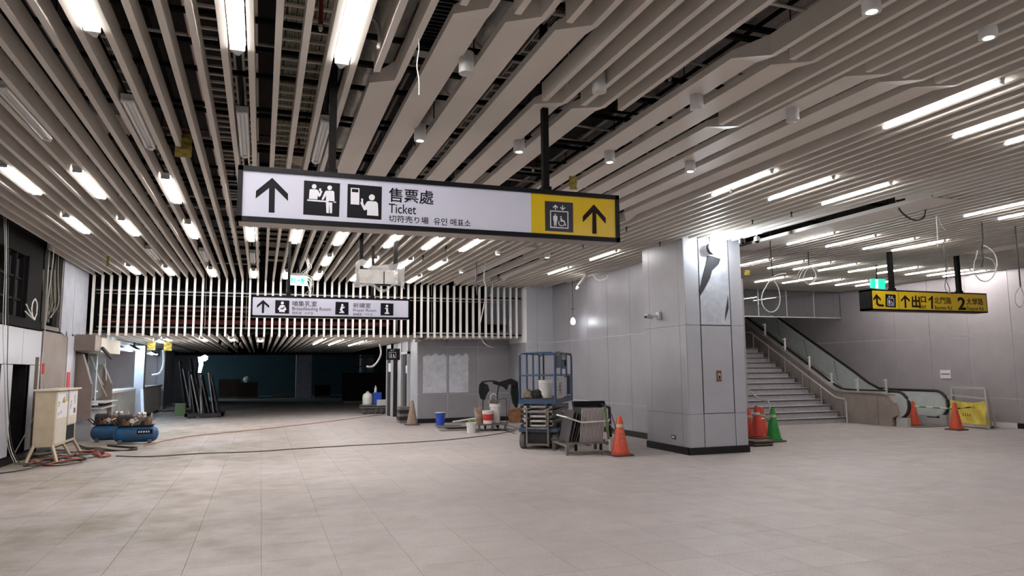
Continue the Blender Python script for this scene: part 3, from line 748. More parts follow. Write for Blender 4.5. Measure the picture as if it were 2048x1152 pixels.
def liftsign(t, Sf, YS, m='sign_grey_ink', fm='pict_white'):
    """lift pictogram drawn in the frame of the yellow end of the big sign"""
    g = plate(Sf([(435, 285), (932, 318), (938, 845), (442, 812)]), YS, .002, m, t, 'pictogram', .006)
    L = [[(525, 452), (848, 472), (850, 490), (525, 470)], [(528, 740), (850, 762), (850, 780), (530, 760)], [(525, 455), (542, 456), (546, 755), (530, 755)], [(832, 475), (850, 476), (852, 778), (836, 776)],
         [(620, 352), (668, 400), (655, 412), (630, 388), (632, 444), (615, 443), (613, 388), (588, 410), (574, 396)], [(742, 362), (756, 363), (756, 425), (785, 395), (798, 408), (750, 453), (705, 403), (716, 390), (742, 420)],
         circ(618, 527, 13), [(592, 545), (645, 548), (656, 560), (656, 640), (645, 640), (640, 730), (625, 732), (618, 650), (612, 732), (598, 730), (594, 636), (584, 632), (582, 560)],
         circ(720, 567, 13), [(708, 590), (738, 592), (745, 625), (780, 632), (812, 725), (795, 730), (768, 655), (712, 650)],
         [(735-62*math.cos(a), 672-62*math.sin(a)) for a in [x*.3-3.4 for x in range(14)]]+[(735-48*math.cos(a), 672-48*math.sin(a)) for a in [x*.3-3.4 for x in range(13, -1, -1)]]]
    for q in L: MB().prism([pix(x, y, Y=YS)+Vector((0, -.008, 0)) for x, y in Sf(q)], (0, -.0015, 0)).build('figure', fm, g)
S2 = lambda q: Z6(q, 8.862, 1040, 370)
liftsign(t, S2, YS)
plate(S2([(1303, 345), (1516, 588), (1512, 690), (1345, 500), (1352, 868), (1276, 866), (1276, 492), (1108, 662), (1108, 556)]), YS, .002, 'sign_brown_ink', t, 'arrow', .006)

# ---- breastfeeding / prayer room sign
YS = 14.0
t = sign('small white hanging sign with arrow, breastfeeding and prayer pictograms', YS, pix(502, 610, Y=YS).x, pix(819, 615, Y=YS).x, 2.60, 3.0, .15, 'sign_ink')
a0, a1 = pix(502, 610, Y=YS).x+.03, pix(819, 615, Y=YS).x-.03
MB().box(a0, a1, YS-.026, YS+.01, 2.635, 2.965).build('white_face', 'sign_white', t)
postpair(t, (pix(577, 590, Y=YS+.07).x, pix(745, 590, Y=YS+.07).x), YS+.07, 3.0, wd=.05)
S3 = lambda q: Z6(q, 6.024, 490, 580)
YF = YS-.02
plate(S3([(218, 120), (292, 188), (290, 218), (233, 168), (228, 278), (202, 278), (205, 166), (142, 216), (146, 182)]), YF, .002, 'sign_ink', t, 'arrow', .007)
g = plate(S3([(366, 122), (535, 128), (531, 286), (361, 280)]), YF, .002, 'sign_ink', t, 'pictogram', .007)
for q in (circ(450, 158, 19), [(425, 182), (475, 184), (500, 235), (478, 250), (480, 268), (410, 264), (414, 248), (396, 230)]): MB().prism([pix(x, y, Y=YF)+Vector((0, -.009, 0)) for x, y in S3(q)], (0, -.002, 0)).build('figure', 'pict_white', g)
MB().prism([pix(x, y, Y=YF)+Vector((0, -.0115, 0)) for x, y in S3([(425, 215), (445, 222), (475, 200), (478, 212), (450, 236), (430, 228)])], (0, -.001, 0)).build('figure_detail', 'sign_ink', g)
g = plate(S3([(1092, 142), (1248, 148), (1246, 300), (1086, 296)]), YF, .002, 'sign_ink', t, 'pictogram', .007)
for q in (circ(1172, 182, 14), [(1158, 195), (1178, 198), (1192, 205), (1198, 195), (1200, 215), (1180, 222), (1170, 240), (1196, 270), (1194, 280), (1135, 276), (1134, 266), (1160, 262), (1142, 240)]): MB().prism([pix(x, y, Y=YF)+Vector((0, -.009, 0)) for x, y in S3(q)], (0, -.002, 0)).build('figure', 'pict_white', g)
g = plate(S3([(1634, 158), (1788, 164), (1786, 310), (1632, 306)]), YF, .002, 'sign_ink', t, 'pictogram', .007)
for q in (circ(1710, 193, 15), [(1688, 215), (1722, 216), (1724, 272), (1736, 274), (1735, 290), (1682, 288), (1683, 272), (1700, 272), (1699, 230), (1686, 228)]): MB().prism([pix(x, y, Y=YF)+Vector((0, -.009, 0)) for x, y in S3(q)], (0, -.002, 0)).build('figure', 'pict_white', g)
W3 = lambda s_, x0, y0, x1, y1: words(s_, 'sign_ink', t, YF, (490+x0/6.024, 580+y0/6.024, 490+x1/6.024, 580+y1/6.024), dy=.009)
W3('哺集乳室', 568, 196, 868, 136); W3('Breastfeeding Room', 568, 256, 1032, 212); W3('授乳室', 568, 292, 682, 262); W3('수유실', 715, 294, 820, 266)
W3('祈禱室', 1300, 215, 1515, 158); W3('Prayer Room', 1302, 268, 1580, 232); W3('祈祷室', 1300, 306, 1408, 280); W3('기도실', 1435, 306, 1535, 282)

# ---- exit sign over the stairs side
YS = 11.6
A = pix(1742, 580, Y=YS); B = pix(1974, 628, Y=YS)
t = sign('long yellow hanging exit sign with arrows and road names', YS, A.x-.03, B.x+.01, 2.77, 3.21, .30, 'sign_ink', 'sign_black')
MB().box(A.x, B.x-.02, YS-.026, YS+.01, 2.80, 3.18).build('yellow_face', 'sign_yellow', t)
xs = pix(1795.5, 605, Y=YS).x
MB().box(xs-.004, xs+.004, YS-.028, YS-.024, 2.80, 3.18).build('face_seam', 'sign_brown_ink', t)
postpair(t, (pix(1783, 570, Y=YS+.1).x, pix(1917, 570, Y=YS+.1).x), YS+.1, 3.2, wd=.085)
S4 = lambda q: Z6(q, 7.877, 1725, 550)
YF = YS-.02
plate(S4([(215, 298), (286, 378), (280, 410), (236, 365), (240, 445), (262, 462), (330, 466), (330, 498), (250, 494), (212, 460), (208, 365), (165, 405), (165, 372)]), YF, .002, 'sign_brown_ink', t, 'arrow', .007)
plate(S4([(664, 318), (740, 392), (738, 425), (680, 372), (688, 520), (660, 518), (655, 372), (600, 425), (602, 390)]), YF, .002, 'sign_brown_ink', t, 'arrow', .007)
liftsign(t, lambda q: [(1770.3+(x-435)*.0413, 588+(y-285)*.0482) for x, y in q], YF-.001, m='sign_ink')
W4 = lambda s_, x0, y0, x1, y1, bold=.008, free=False: words(s_, 'sign_brown_ink', t, YF, (1725+x0/7.877, 550+y0/7.877, 1725+x1/7.877, 550+y1/7.877), dy=.009, bold=bold, free=free)
W4('出', 775, 520, 900, 325, .03); W4('口', 915, 432, 992, 340, .03); W4('EXIT', 922, 530, 1000, 482); plate(S4([(1032, 385), (1070, 350), (1088, 328), (1102, 328), (1107, 535), (1079, 533), (1075, 378), (1042, 408)]), YF, .002, 'sign_brown_ink', t, 'lettering', .007)
W4('北門路', 1128, 452, 1388, 352); W4('Beimen Rd.', 1136, 545, 1412, 490); W4('2', 1502, 550, 1612, 352, .03); W4('大學路', 1636, 470, 1890, 368); W4('Dasyue Rd.', 1646, 572, 1910, 506)

# ---- green exit lights
t = thing('exit_light', 'lit green and white exit light with running figure hanging near the upright slats', 'exit light', pix(597, 570, Y=16.0))
q = lambda pts: [(560+x/7.877, 530+y/7.877) for x, y in pts]
plate(q([(130, 165), (435, 178), (428, 332), (128, 315)]), 16.0, .05, 'exit_white', t, 'lit_face')
plate(q([(130, 130), (440, 142), (438, 176), (130, 163)]), 15.99, .09, 'conduit', t, 'lamp_housing')
for s_ in ([(150, 200), (165, 200), (163, 285), (148, 285)], [(178, 205), (205, 205), (205, 215), (190, 285), (178, 285)], [(225, 208), (243, 208), (240, 292), (228, 292)],
           [(265, 235), (300, 238), (300, 228), (322, 245), (300, 262), (300, 254), (265, 250)], [(325, 240), (345, 208), (362, 212), (372, 235), (400, 245), (398, 258), (368, 256), (380, 300), (365, 300), (345, 270), (325, 290), (315, 285), (338, 255)]):
    plate(q(s_), 15.95, .004, 'exit_green', t, 'pictogram', 0)
MB().tube([pix(597, 547, Y=15.95), pix(597, 500, Y=15.95)], .02, 6).build('rod', 'strut', t)
t = thing('exit_light', 'lit green exit light above the near end of the yellow exit sign', 'exit light', pix(1753, 575, Y=13.0))
plate([(1739.5, 558), (1767.5, 558.5), (1767, 578), (1740, 576)], 13.0, .05, 'exit_green', t, 'lit_face')
plate([(1750.5, 559), (1756, 559), (1756.5, 577), (1751, 577)], 12.95, .003, 'exit_white', t, 'lit_bar')
plate(circ(1753.5, 565, 1.2, 8), 12.945, .003, 'exit_green', t, 'pictogram')
MB().tube([pix(1753, 558, Y=12.98), pix(1753, 530, Y=12.98)], .012, 6).build('rod', 'strut', t)

# ---- wrapped sign on two posts
t = thing('wrapped_sign', 'blank grey hanging sign half wrapped in crumpled clear plastic', 'sign', pix(760, 550, Y=13.3))
Yw = 13.3; a = pix(714, 536, Y=Yw); b_ = pix(798, 571, Y=Yw)
MB().box(a.x, b_.x, Yw, Yw+.15, b_.z, a.z).build('sign_box', 'dark_metal', t)
MB().box(a.x+.04, pix(768, 550, Y=Yw).x-.01, Yw-.012, Yw, b_.z+.02, a.z-.02).box(pix(768, 550, Y=Yw).x+.01, b_.x-.03, Yw-.012, Yw, b_.z+.02, a.z-.02).build('grey_face', 'duct', t)
m = MB(); nx, nz = 22, 8; vs = []
for j in range(nz+1):
    for i in range(nx+1):
        u = i/nx; v = j/nz
        vs.append((a.x-.04+(b_.x-a.x+.14)*u+R_.uniform(-.01, .01), Yw-.03+R_.uniform(-.03, .01), a.z+.09+.05*math.sin(u*9)-(a.z-b_.z+.16)*v+.03*math.sin(u*14+v*3)))
fs = [(j*(nx+1)+i, j*(nx+1)+i+1, (j+1)*(nx+1)+i+1, (j+1)*(nx+1)+i) for j in range(nz) for i in range(nx) if (j < 2 or j > 6 or i < 2 or i > 16)]
m.add(vs, fs); m.build('plastic_wrap', 'plastic_film', t, smooth=True)
for x in (722, 791):
    p = pix(x, 530, Y=Yw+.08); MB().box(p.x-.035, p.x+.035, p.y-.03, p.y+.03, a.z, 5.0).build('post', 'strut', t)

# ---- black lift sign jutting from the core
YS = 21.3
t = thing('lift_sign', 'small black square lift sign by the lift doors', 'sign', pix(785, 719, Y=YS))
plate([(772.5, 697.5), (798.5, 697.5), (798.5, 720), (772.5, 720)], YS, .12, 'sign_black', t, 'sign_box')
for q in ([(778, 704), (792, 704), (792, 704.8), (778, 704.8)], [(778, 715), (792, 715), (792, 715.8), (778, 715.8)], [(778, 704), (778.8, 704), (778.8, 715.8), (778, 715.8)], [(791.2, 704), (792, 704), (792, 715.8), (791.2, 715.8)],
          circ(782, 707, .9, 8), [(781, 708.3), (783.3, 708.3), (783.3, 714.5), (781, 714.5)], circ(787, 708, .9, 8), [(786, 709.2), (788, 709.2), (790, 714), (786, 714)], [(783, 699), (784.6, 701.5), (781.4, 701.5)], [(787, 701.8), (788.6, 699.4), (785.4, 699.4)]):
    plate(q, YS-.12, .003, 'pict_white', t, 'pictogram')
MB().box(4.35, 4.52, YS-.02, YS+.3, 2.45, 2.53).build('bracket', 'steel_white', t)
# ================================================================ STAIRS AND ESCALATOR
st = thing('staircase', 'grey stone staircase rising away behind the column', 'stairs', (14.3, 16.46, 0))
SX, RUN, RISE, Y0 = (12.62, 15.88), .285, .16, 16.46
for k in range(14):
    MB().box(SX[0], SX[1], Y0+RUN*k, Y0+RUN*14+1.6, RISE*k, RISE*(k+1)-.03).build('riser', 'stone', st)
    MB().box(SX[0], SX[1], Y0+RUN*k-.02, Y0+RUN*(k+1), RISE*(k+1)-.03, RISE*(k+1)).build('tread', 'panel_light', st)
    MB().box(SX[0], SX[1], Y0+RUN*k-.021, Y0+RUN*k-.018, RISE*(k+1)-.034, RISE*(k+1)-.012).build('nosing', 'joint_dark', st)
MB().box(SX[0], 15.0, 21.9, 22.1, RISE*14, 3.5).build('landing_board', 'brown_board', st)
def rail(pts, name, label, posts):
    t = thing(name, label, 'handrail', pts[0])
    MB().tube(pts, .022, 8).build('rail', 'steel_white', t, smooth=True)
    for (x, y, z0, z1) in posts: MB().tube([(x, y, z0), (x, y, z1)], .011, 6).build('baluster', 'steel_white', t)
    return t
zr = lambda y: .74+(y-16.65)*.56
rail([(15.7, 16.22, 0), (15.7, 16.22, .62), (15.7, 16.26, .68), (15.7, 16.62, .72), (15.7, 17.0, zr(17.0)), (15.7, 20.3, zr(20.3)), (15.7, 21.0, zr(20.3)+.02)], 'stair_handrail', 'long steel handrail climbing between the stairs and escalator',
     [(15.78, y, max(0, (y-16.3)*.56), zr(y)) for y in (17.25, 18.0, 18.75, 19.5, 20.25)])
rail([(12.98, 16.1, 0), (12.98, 16.1, .62), (12.98, 16.14, .68), (12.98, 16.5, .72), (12.98, 16.9, .92), (12.98, 20.0, 2.66)], 'stair_handrail', 'steel handrail foot just right of the column behind the cones', [])

es = thing('escalator', 'steel escalator with black handrails along the right wall', 'escalator', (16.8, 14.2, 0))
XA, XB = 16.05, 17.45
def topz(y, z0=.88): return z0+max(0, y-16.75)*.575
prof = [(14.90, 0), (14.90, .22), (14.72, .30), (14.82, .62), (14.97, .80), (15.2, .86), (16.5, .86), (16.85, .90), (22, topz(22, .82)), (25.5, topz(25.5, .82)), (25.5, 0)]
MB().prism([(XA-.10, y, z) for y, z in prof], (.12, 0, 0)).build('side_cladding', 'steel_brown', es)
for y in (15.35, 16.6, 17.9, 19.2):
    MB().box(XA-.103, XA-.10, y-.004, y+.004, .02, topz(y, .8)).build('cladding_seam', 'joint_dark', es)
deck = [(14.97, .80), (15.2, .86), (16.5, .86), (16.85, .90), (25.5, topz(25.5, .82))]
MB().prism([(XA-.16, y, z) for y, z in deck]+[(XA-.16, y, z+.05) for y, z in deck[::-1]], (.36, 0, 0)).build('deck_band', 'steel', es)
def hand(x, name='handrail'):
    pts = [(x, 25.5, topz(25.5)+.06)]+[(x, 17.6, topz(17.6)+.06), (x, 17.1, topz(17.1)+.035), (x, 16.7, .94), (x, 16.2, .92), (x, 14.80, .92)]
    pts += [(x, 14.80-.36*math.sin(a), .56+.36*math.cos(a)) for a in [math.pi*k/10 for k in range(1, 11)]]+[(x, 15.1, .20)]
    MB().tube(pts, .036, 8).build(name, 'cable_dark', es, smooth=True)
hand(XA+.03); hand(XB)
# newels: white filmed crescent on the near balustrade, filmed glass on the far one
def crescent(x, r0, r1, m, name, t_=.05):
    o = [(x, 14.80-r1*math.sin(a), .56+r1*math.cos(a)) for a in [math.pi*k/12 for k in range(13)]]
    i = [(x, 14.80+.02-r0*math.sin(a), .56+r0*math.cos(a)) for a in [math.pi*k/12 for k in range(12, -1, -1)]]
    MB().prism(o+i, (t_, 0, 0)).build(name, m, es)
crescent(XA-.02, .25, .325, 'steel_white', 'newel_rim')
gl = [(25.5, topz(25.5)), (17.2, topz(17.2)), (16.7, .88), (14.80, .88)]+[(14.80-.31*math.sin(a), .56+.31*math.cos(a)) for a in [math.pi*k/8 for k in range(1, 9)]]+[(16.6, .25), (17.0, .32), (25.5, topz(25.5)-.62)]
MB().prism([(XB-.01, y, z) for y, z in gl], (.02, 0, 0)).build('glass_balustrade', 'glass_film', es)
cuts = [18.3, 19.6, 20.9]
for y in cuts: MB().bar((XB-.013, y, topz(y)-.6), (XB-.013, y+.12, topz(y)+.02), .006, .01).build('glass_joint', 'joint_dark', es)
crescent(XB-.015, .30, .325, 'steel', 'newel_rim', .03)
sk = [(25.5, topz(25.5)-.60), (17.0, .36), (16.6, .27), (14.85, .25), (14.5, 0), (25.5, 0)]
MB().prism([(XB-.03, y, z) for y, z in sk], (.3, 0, 0)).build('skirt_panel', 'steel_white', es)
MB().box(XB-.05, XB+.12, 14.5, 14.7, 0, .28).build('newel_foot', 'steel_white', es)
MB().box(XA-.02, XA+.1, 14.5, 14.85, 0, .24).build('newel_foot', 'steel_white', es)
MB().box(XA+.08, XB-.05, 14.3, 15.3, 0, .02).build('comb_plate', 'grey_metal', es)
for k in range(26):
    y = 15.3+k*.36; z = max(0, (y-16.5))*.575
    MB().box(XA+.08, XB-.04, y, y+.36, max(0, z-.2), z+.03).build('step', 'dark_metal', es)
for (x, y) in ((1531, 680), (1571, 713), (1620, 747), (1664, 775), (1716, 783), (1773, 783)):
    p = pix(x, y, X=XA-.06); z = topz(p.y, .86); m = MB()
    m.box(p.x-.03, p.x+.03, p.y-.012, p.y+.012, z, z+.40)
    m.bar((p.x-.12, p.y-.02, z+.36), (p.x+.04, p.y-.02, z+.36), .02, .02); m.bar((p.x-.12, p.y-.02, z+.12), (p.x+.04, p.y-.02, z+.12), .02, .02)
    m.build('glass_clamp_post', 'duct', es)

# ================================================================ CONES
def cone(px, h, body, label, band='cone_band', text=None, tip=None, s=1, Z=0, lift=0):
    p = pix(*px, Z=Z)+Vector((0, 0, lift)); t = thing('traffic_cone', label, 'traffic cone', p); x, y, z = p; r = .155*h/.7
    MB().prism([(x+.20*a*s, y+.20*b_*s, z) for a, b_ in ((-1, -.8), (-.8, -1), (.8, -1), (1, -.8), (1, .8), (.8, 1), (-.8, 1), (-1, .8))], (0, 0, .03)).build('base', 'cone_base', t)
    MB().lathe([(r+.012, .03), (r+.012, .07), (r*.96, .075), (r*.42, h*.74), (r*.40, h*.75), (r*.39, h*.86), (r*.33, h*.88), (r*.30, h*.95), (r*.15, h)], (x, y, z), 20).build('cone_body', body, t, smooth=True)
    if band: MB().lathe([(r*.452, h*.72), (r*.415, h*.80)], (x, y, z), 20).build('band', band, t, smooth=True)
    if text:
        d = Vector((-x, -y, 0)).normalized(); u = Vector((-d.y, d.x, 0))
        for k, ch in enumerate(text):
            zz = h*.60-k*h*.115; rr = r*(1-.58*zz/(h*.74))+.006
            ang = .35; dd = d*math.cos(ang)+u*math.sin(ang); uu = Vector((-dd.y, dd.x, 0))
            lettering(ch, 'cone_band', t, p+dd*rr-uu*.022+Vector((0, 0, zz-.02)), uu, Vector((0, 0, 1))-dd*.15, width=.045, height=.05)
    return t
cone((1241, 911), .72, 'cone_orange', 'orange traffic cone with white characters before the pallet of panels', text='日己王央丫')
cone((1516, 887), .68, 'cone_red', 'red traffic cone with pale band, front one beside the column', 'white_plastic', lift=.11)
cone((1526, 878), .70, 'cone_orange', 'orange cone half hidden behind the red cone by the column')
cone((1499, 884), .72, 'cone_orange', 'cone mostly hidden by the column edge')
cone((1548, 883), .72, 'cone_green', 'green traffic cone with pale band behind the column', 'cone_band')
cone((1829, 852), .66, 'cone_orange', 'faded orange cone in front of the escalator newel', None)
cone((1913, 860), .68, 'cone_orange', 'faded orange cone in front of the yellow barrier', None)
cone((1972, 855), .68, 'yellow_sheet', 'pale cone leaning over yellow plastic at the barrier end', None)
cone((824, 850), .72, 'cone_dirty', 'dirty brown traffic cone beside the lift core corner', None)
# flat stacked boards under the cones
for k in range(4):
    p = pix(1515, 890, Z=0); o = MB().box(p.x-.3+.02*k, p.x+.16+.02*k, p.y-.28+.015*k, p.y+.2, .028*k, .028*k+.024).build('folded_board', 'wood' if k % 2 else 'dark_metal', loc=p)
    tag(o, 'dark flat board, %s from the floor in the stack under the red cone' % num(k), 'board', 'boards under the red cone')
def pole(a, b_, label, cols, n_=6, r=.018):
    t = thing('barrier_pole', label, 'barrier pole', a); a = Vector(a); b_ = Vector(b_)
    for k in range(n_):
        MB().tube([a+(b_-a)*k/n_, a+(b_-a)*(k+1)/n_], r, 8).build('pole_segment', cols[k % 2], t)
a = pix(1829, 795, Y=14.35); b_ = pix(1912, 807, Y=13.4)
a = pix(1829, 852, Z=0)+Vector((0, 0, .52)); b_ = pix(1913, 860, Z=0)+Vector((0, 0, .52)); c_ = pix(1972, 855, Z=0)+Vector((0, 0, .56))
pole(a, b_, 'green and white striped pole between the two faded cones', ['white_plastic', 'cone_green'])
pole(b_, c_, 'black and yellow striped pole across the yellow barrier', ['skirting', 'yellow_sheet'])
pole(pix(1548, 883, Z=0)+Vector((0, 0, .48)), pix(1499, 884, Z=0)+Vector((0, 0, .50)), 'green and white pole between the cones behind the column', ['white_plastic', 'cone_green'])

# barrier frame with yellow sheet
t = thing('barrier', 'white tubular barrier frame draped with yellow sheeting', 'barrier', (17.5, 13.9, 0))
P0 = pix(1902, 852, Z=0); P1 = pix(1978, 859, Z=0); H = 1.02
dv = (P1-P0); lean = Vector((.18, .05, 0))
tops = [P0+dv*.06+lean*.6+Vector((0, 0, H)), P1-dv*.06+lean*.6+Vector((0, 0, H))]
m = MB()
for q, tp in ((P0, tops[0]), (P1, tops[1])): m.bar(q+Vector((0, 0, .02)), tp, .045); m.bar(q+lean*2.2+Vector((0, 0, .02)), tp, .045)
m.bar(tops[0], tops[1], .05); m.bar(P0.lerp(tops[0], .8), P1.lerp(tops[1], .74), .045); m.bar(P0+Vector((0, 0, .06)), P1+Vector((0, 0, .06)), .05)
m.build('frame', 'steel_white', t)
m = MB(); nx, nz = 14, 8; vs = []
for j in range(nz+1):
    for i in range(nx+1):
        a = P0.lerp(P1, i/nx); b_ = tops[0].lerp(tops[1], i/nx); v = .10+.58*j/nz
        vs.append(a.lerp(b_, v)+Vector((.02*math.sin(i*1.1+j*.9)-.045, .015*math.sin(j*1.7+i), -.05*math.sin(math.pi*i/nx)*(j/nz))))
m.add(vs, [(j*(nx+1)+i, j*(nx+1)+i+1, (j+1)*(nx+1)+i+1, (j+1)*(nx+1)+i) for j in range(nz) for i in range(nx)])
m.build('yellow_sheet', 'yellow_sheet', t, smooth=True)
ux = dv.normalized()
for k in range(4): q_ = P0.lerp(P1, .40+.06*k)+Vector((-.075, -.02, .30)); MB().bar(q_, q_+Vector((0, 0, .07)), .012).build('printed_mark', 'print_ink', t)
# paper notice on the right wall
p = pix(1881, 757, X=XR-.03); q = pix(1901, 740, X=XR-.03)
o = MB().box(XR-.032, XR-.028, q.y, p.y, p.z, q.z).build('paper_notice', 'paper', loc=(XR-.03, p.y, p.z)); tag(o, 'white paper notice taped to the wall above the escalator end', 'notice')
o['label'] = 'white paper notice taped to the right wall above the barrier'
for k in range(6): pass
MB().box(XR-.034, XR-.032, q.y+.03, p.y-.03, p.z+.11, p.z+.14).build('printed_line', 'print_ink', o)

# ================================================================ SCISSOR LIFT (own coordinates: x across, y away, origin front centre)
SA = math.radians(-35)
sl = rel(thing('scissor_lift', 'blue scissor lift with raised railings and white bucket aboard', 'lift', tuple(pix(1076, 899, Z=0)), rotz=SA))
W = .78; L_ = 1.75
m = MB()
for x in (-W/2+.055, W/2-.055):
    for y in (.16, 1.5):
        T = Matrix.Translation((x, y, .165)) @ Matrix.Rotation(math.pi/2, 4, 'Y')
        MB().lathe([(.11, -.055), (.16, -.05), (.165, -.03), (.165, .03), (.16, .05), (.11, .055)], n=22, T=T).build('wheel', 'rubber', sl, smooth=True)
        MB().lathe([(.07, -.06), (.09, -.058), (.09, .058), (.07, .06)], n=12, T=T).build('hub', 'grey_metal', sl)
MB().box(-.27, .27, .05, 1.65, .10, .34).build('chassis', 'dark_metal', sl)
MB().box(-W/2, W/2, .0, 1.7, .34, .42).build('chassis_deck', 'blue_paint', sl)
MB().box(W/2-.02, W/2+.02, .35, 1.35, .10, .52).build('side_tray', 'blue_paint', sl)
MB().box(-W/2-.02, -W/2+.02, .35, 1.35, .10, .52).build('side_tray', 'blue_paint', sl)
# ladder at the front
for x in (-.22, .22): MB().bar((x, -.03, .06), (x, -.03, .80), .035).build('ladder_rail', 'grey_metal', sl)
for z in (.10, .42, .74): MB().bar((-.22, -.03, z), (.22, -.03, z), .035).build('ladder_rung', 'grey_metal', sl)
# folded scissor arms
for k in range(5):
    z = .46+.095*k; s_ = 1 if k % 2 else -1
    for x in (-.30, -.16, .16, .30):
        MB().bar((x, .05, z-.02*s_), (x, 1.6, z+.02*s_), .035, .07).build('scissor_arm', 'grey_metal', sl)
    MB().tube([(-.33, .06, z), (.33, .06, z)], .026, 8).build('cross_shaft', 'steel', sl)
    for x in (-.33, -.2, .2, .33):
        MB().lathe([(.035, -.02), (.035, .02)], n=8, T=Matrix.Translation((x, .03, z)) @ Matrix.Rotation(math.pi/2, 4, 'X')).build('pin', 'dark_metal', sl)
MB().box(-W/2, W/2, -.02, L_, .90, 1.0).build('platform', 'blue_paint', sl)
MB().box(-W/2+.02, W/2-.02, 0, L_-.02, 1.0, 1.012).build('platform_floor', 'dark_metal', sl)
def rl(pts, m_='blue_paint', r=.021, name='railing'): return MB().tube([Vector(p) for p in pts], r, 8).build(name, m_, sl, smooth=True)
def uu(x0, y0, x1, y1, zt=1.93):
    a = Vector((x0, y0, 0)); b_ = Vector((x1, y1, 0)); d = (b_-a).normalized()*.07
    rl([a+Vector((0, 0, 1.0)), a+Vector((0, 0, zt-.07)), a+d*.3+Vector((0, 0, zt-.02)), a+d+Vector((0, 0, zt)), b_-d+Vector((0, 0, zt)), b_-d*.3+Vector((0, 0, zt-.02)), b_+Vector((0, 0, zt-.07)), b_+Vector((0, 0, 1.0))])
    rl([a+Vector((0, 0, 1.47)), b_+Vector((0, 0, 1.47))], r=.014)
x = W/2-.02
uu(-x, 0, x, 0); uu(-x, .04, -x, L_-.03); uu(x, .04, x, L_-.03); uu(-x, L_-.01, x, L_-.01)
for y in (.6, 1.15):
    rl([(x, y, 1.0), (x, y, 1.93)]); rl([(-x, y, 1.0), (-x, y, 1.93)])
rl([(-.10, 1.0, 1.0), (-.10, 1.0, 1.93)], 'dark_metal'); 
MB().box(x-.01, x+.02, .06, .55, 1.62, 1.86).build('control_panel', 'blue_paint', sl)
MB().box(x-.01, x+.02, .62, 1.1, 1.60, 1.80).build('control_panel', 'blue_paint', sl)
for y, z in ((.15, 1.9), (.3, 1.9), (.75, 1.88), (.9, 1.72)):
    MB().box(x-.03, x+.045, y, y+.08, z-.06, z+.06).build('control_unit', 'grey_metal' if z > 1.8 else 'dark_metal', sl)
MB().box(x+.02, x+.03, .03, .68, 1.0, 1.45).build('instruction_sheet', 'paper', sl)
MB().box(x+.02, x+.028, .72, 1.05, 1.02, 1.42).build('instruction_sheet', 'paper', sl)
for k in range(9):
    yy = .08+.06*(k % 3)*2.6; zz = 1.38-.035*k
    MB().box(x+.031, x+.033, yy, yy+.12, zz-.05*(k % 2), zz+.012-.05*(k % 2)).build('printed_line', 'print_ink', sl)
MB().box(x+.031, x+.033, .28, .36, 1.12, 1.30).build('printed_block', 'print_ink', sl)
MB().box(x-.06, x+.06, 1.2, 1.5, 1.05, 1.45).build('battery_box', 'blue_paint', sl)
# things standing on it / near it
RS = Matrix.Rotation(SA, 4, 'Z')
def on_lift(v): return sl.location + RS @ Vector(v)
def bucket(p, h, r, m_, label, band=None, lid=None, cat='bucket', handle=True):
    t = thing('bucket', label, cat, p); x, y, z = p
    MB().lathe([(r*.82, 0), (r, h*.96), (r*1.06, h*.965), (r*1.06, h), (r*.95, h), (r*.94, h*.9), (r*.8, .02)], p, 22).build('bucket_body', m_, t, smooth=True)
    if band: MB().lathe([(r*.87, h*.25), (r*.985, h*.72)], p, 22).build('printed_band', band, t, smooth=True)
    MB().lathe([(r*1.03, h*.82), (r*1.07, h*.83), (r*1.07, h*.86), (r*1.03, h*.87)], p, 22).build('rim_ring', m_, t)
    if lid: MB().lathe([(r*1.08, h), (r*1.08, h+.02), (r*.5, h+.025)], p, 22).build('lid', lid, t)
    if handle: MB().tube([Vector(p)+Vector((r*1.05*math.cos(a), -.3*r-.8*r*math.sin(a)*.6, h*.85-.45*h*math.sin(a))) for a in [math.pi*k/8 for k in range(9)]], .004, 4).build('wire_handle', 'steel', t)
    return t
bucket(on_lift((.12, .22, 1.014)), .36, .145, 'white_plastic', 'big white bucket standing on the scissor lift platform')
t = thing('rag_pile', 'heap of dark and olive rags on the scissor lift platform', 'rags', on_lift((-.18, .25, 1.014)))
for k in range(9):
    c = on_lift((-.28+.3*R_.random(), .12+.3*R_.random(), 1.02)); m = MB(); rr = R_.uniform(.06, .11)
    m.lathe([(rr, 0), (rr*1.1, rr*.5), (rr*.7, rr*1.3), (rr*.2, rr*1.6)], c, 9); m.v = [(a+R_.uniform(-.02, .02), b_+R_.uniform(-.02, .02), max(c.z-.005, z_+R_.uniform(-.02, .02))) for a, b_, z_ in m.v]
    m.build('rag', ['black_rag', 'green_strap', 'black_rag', 'wood'][k % 4], t, smooth=True)

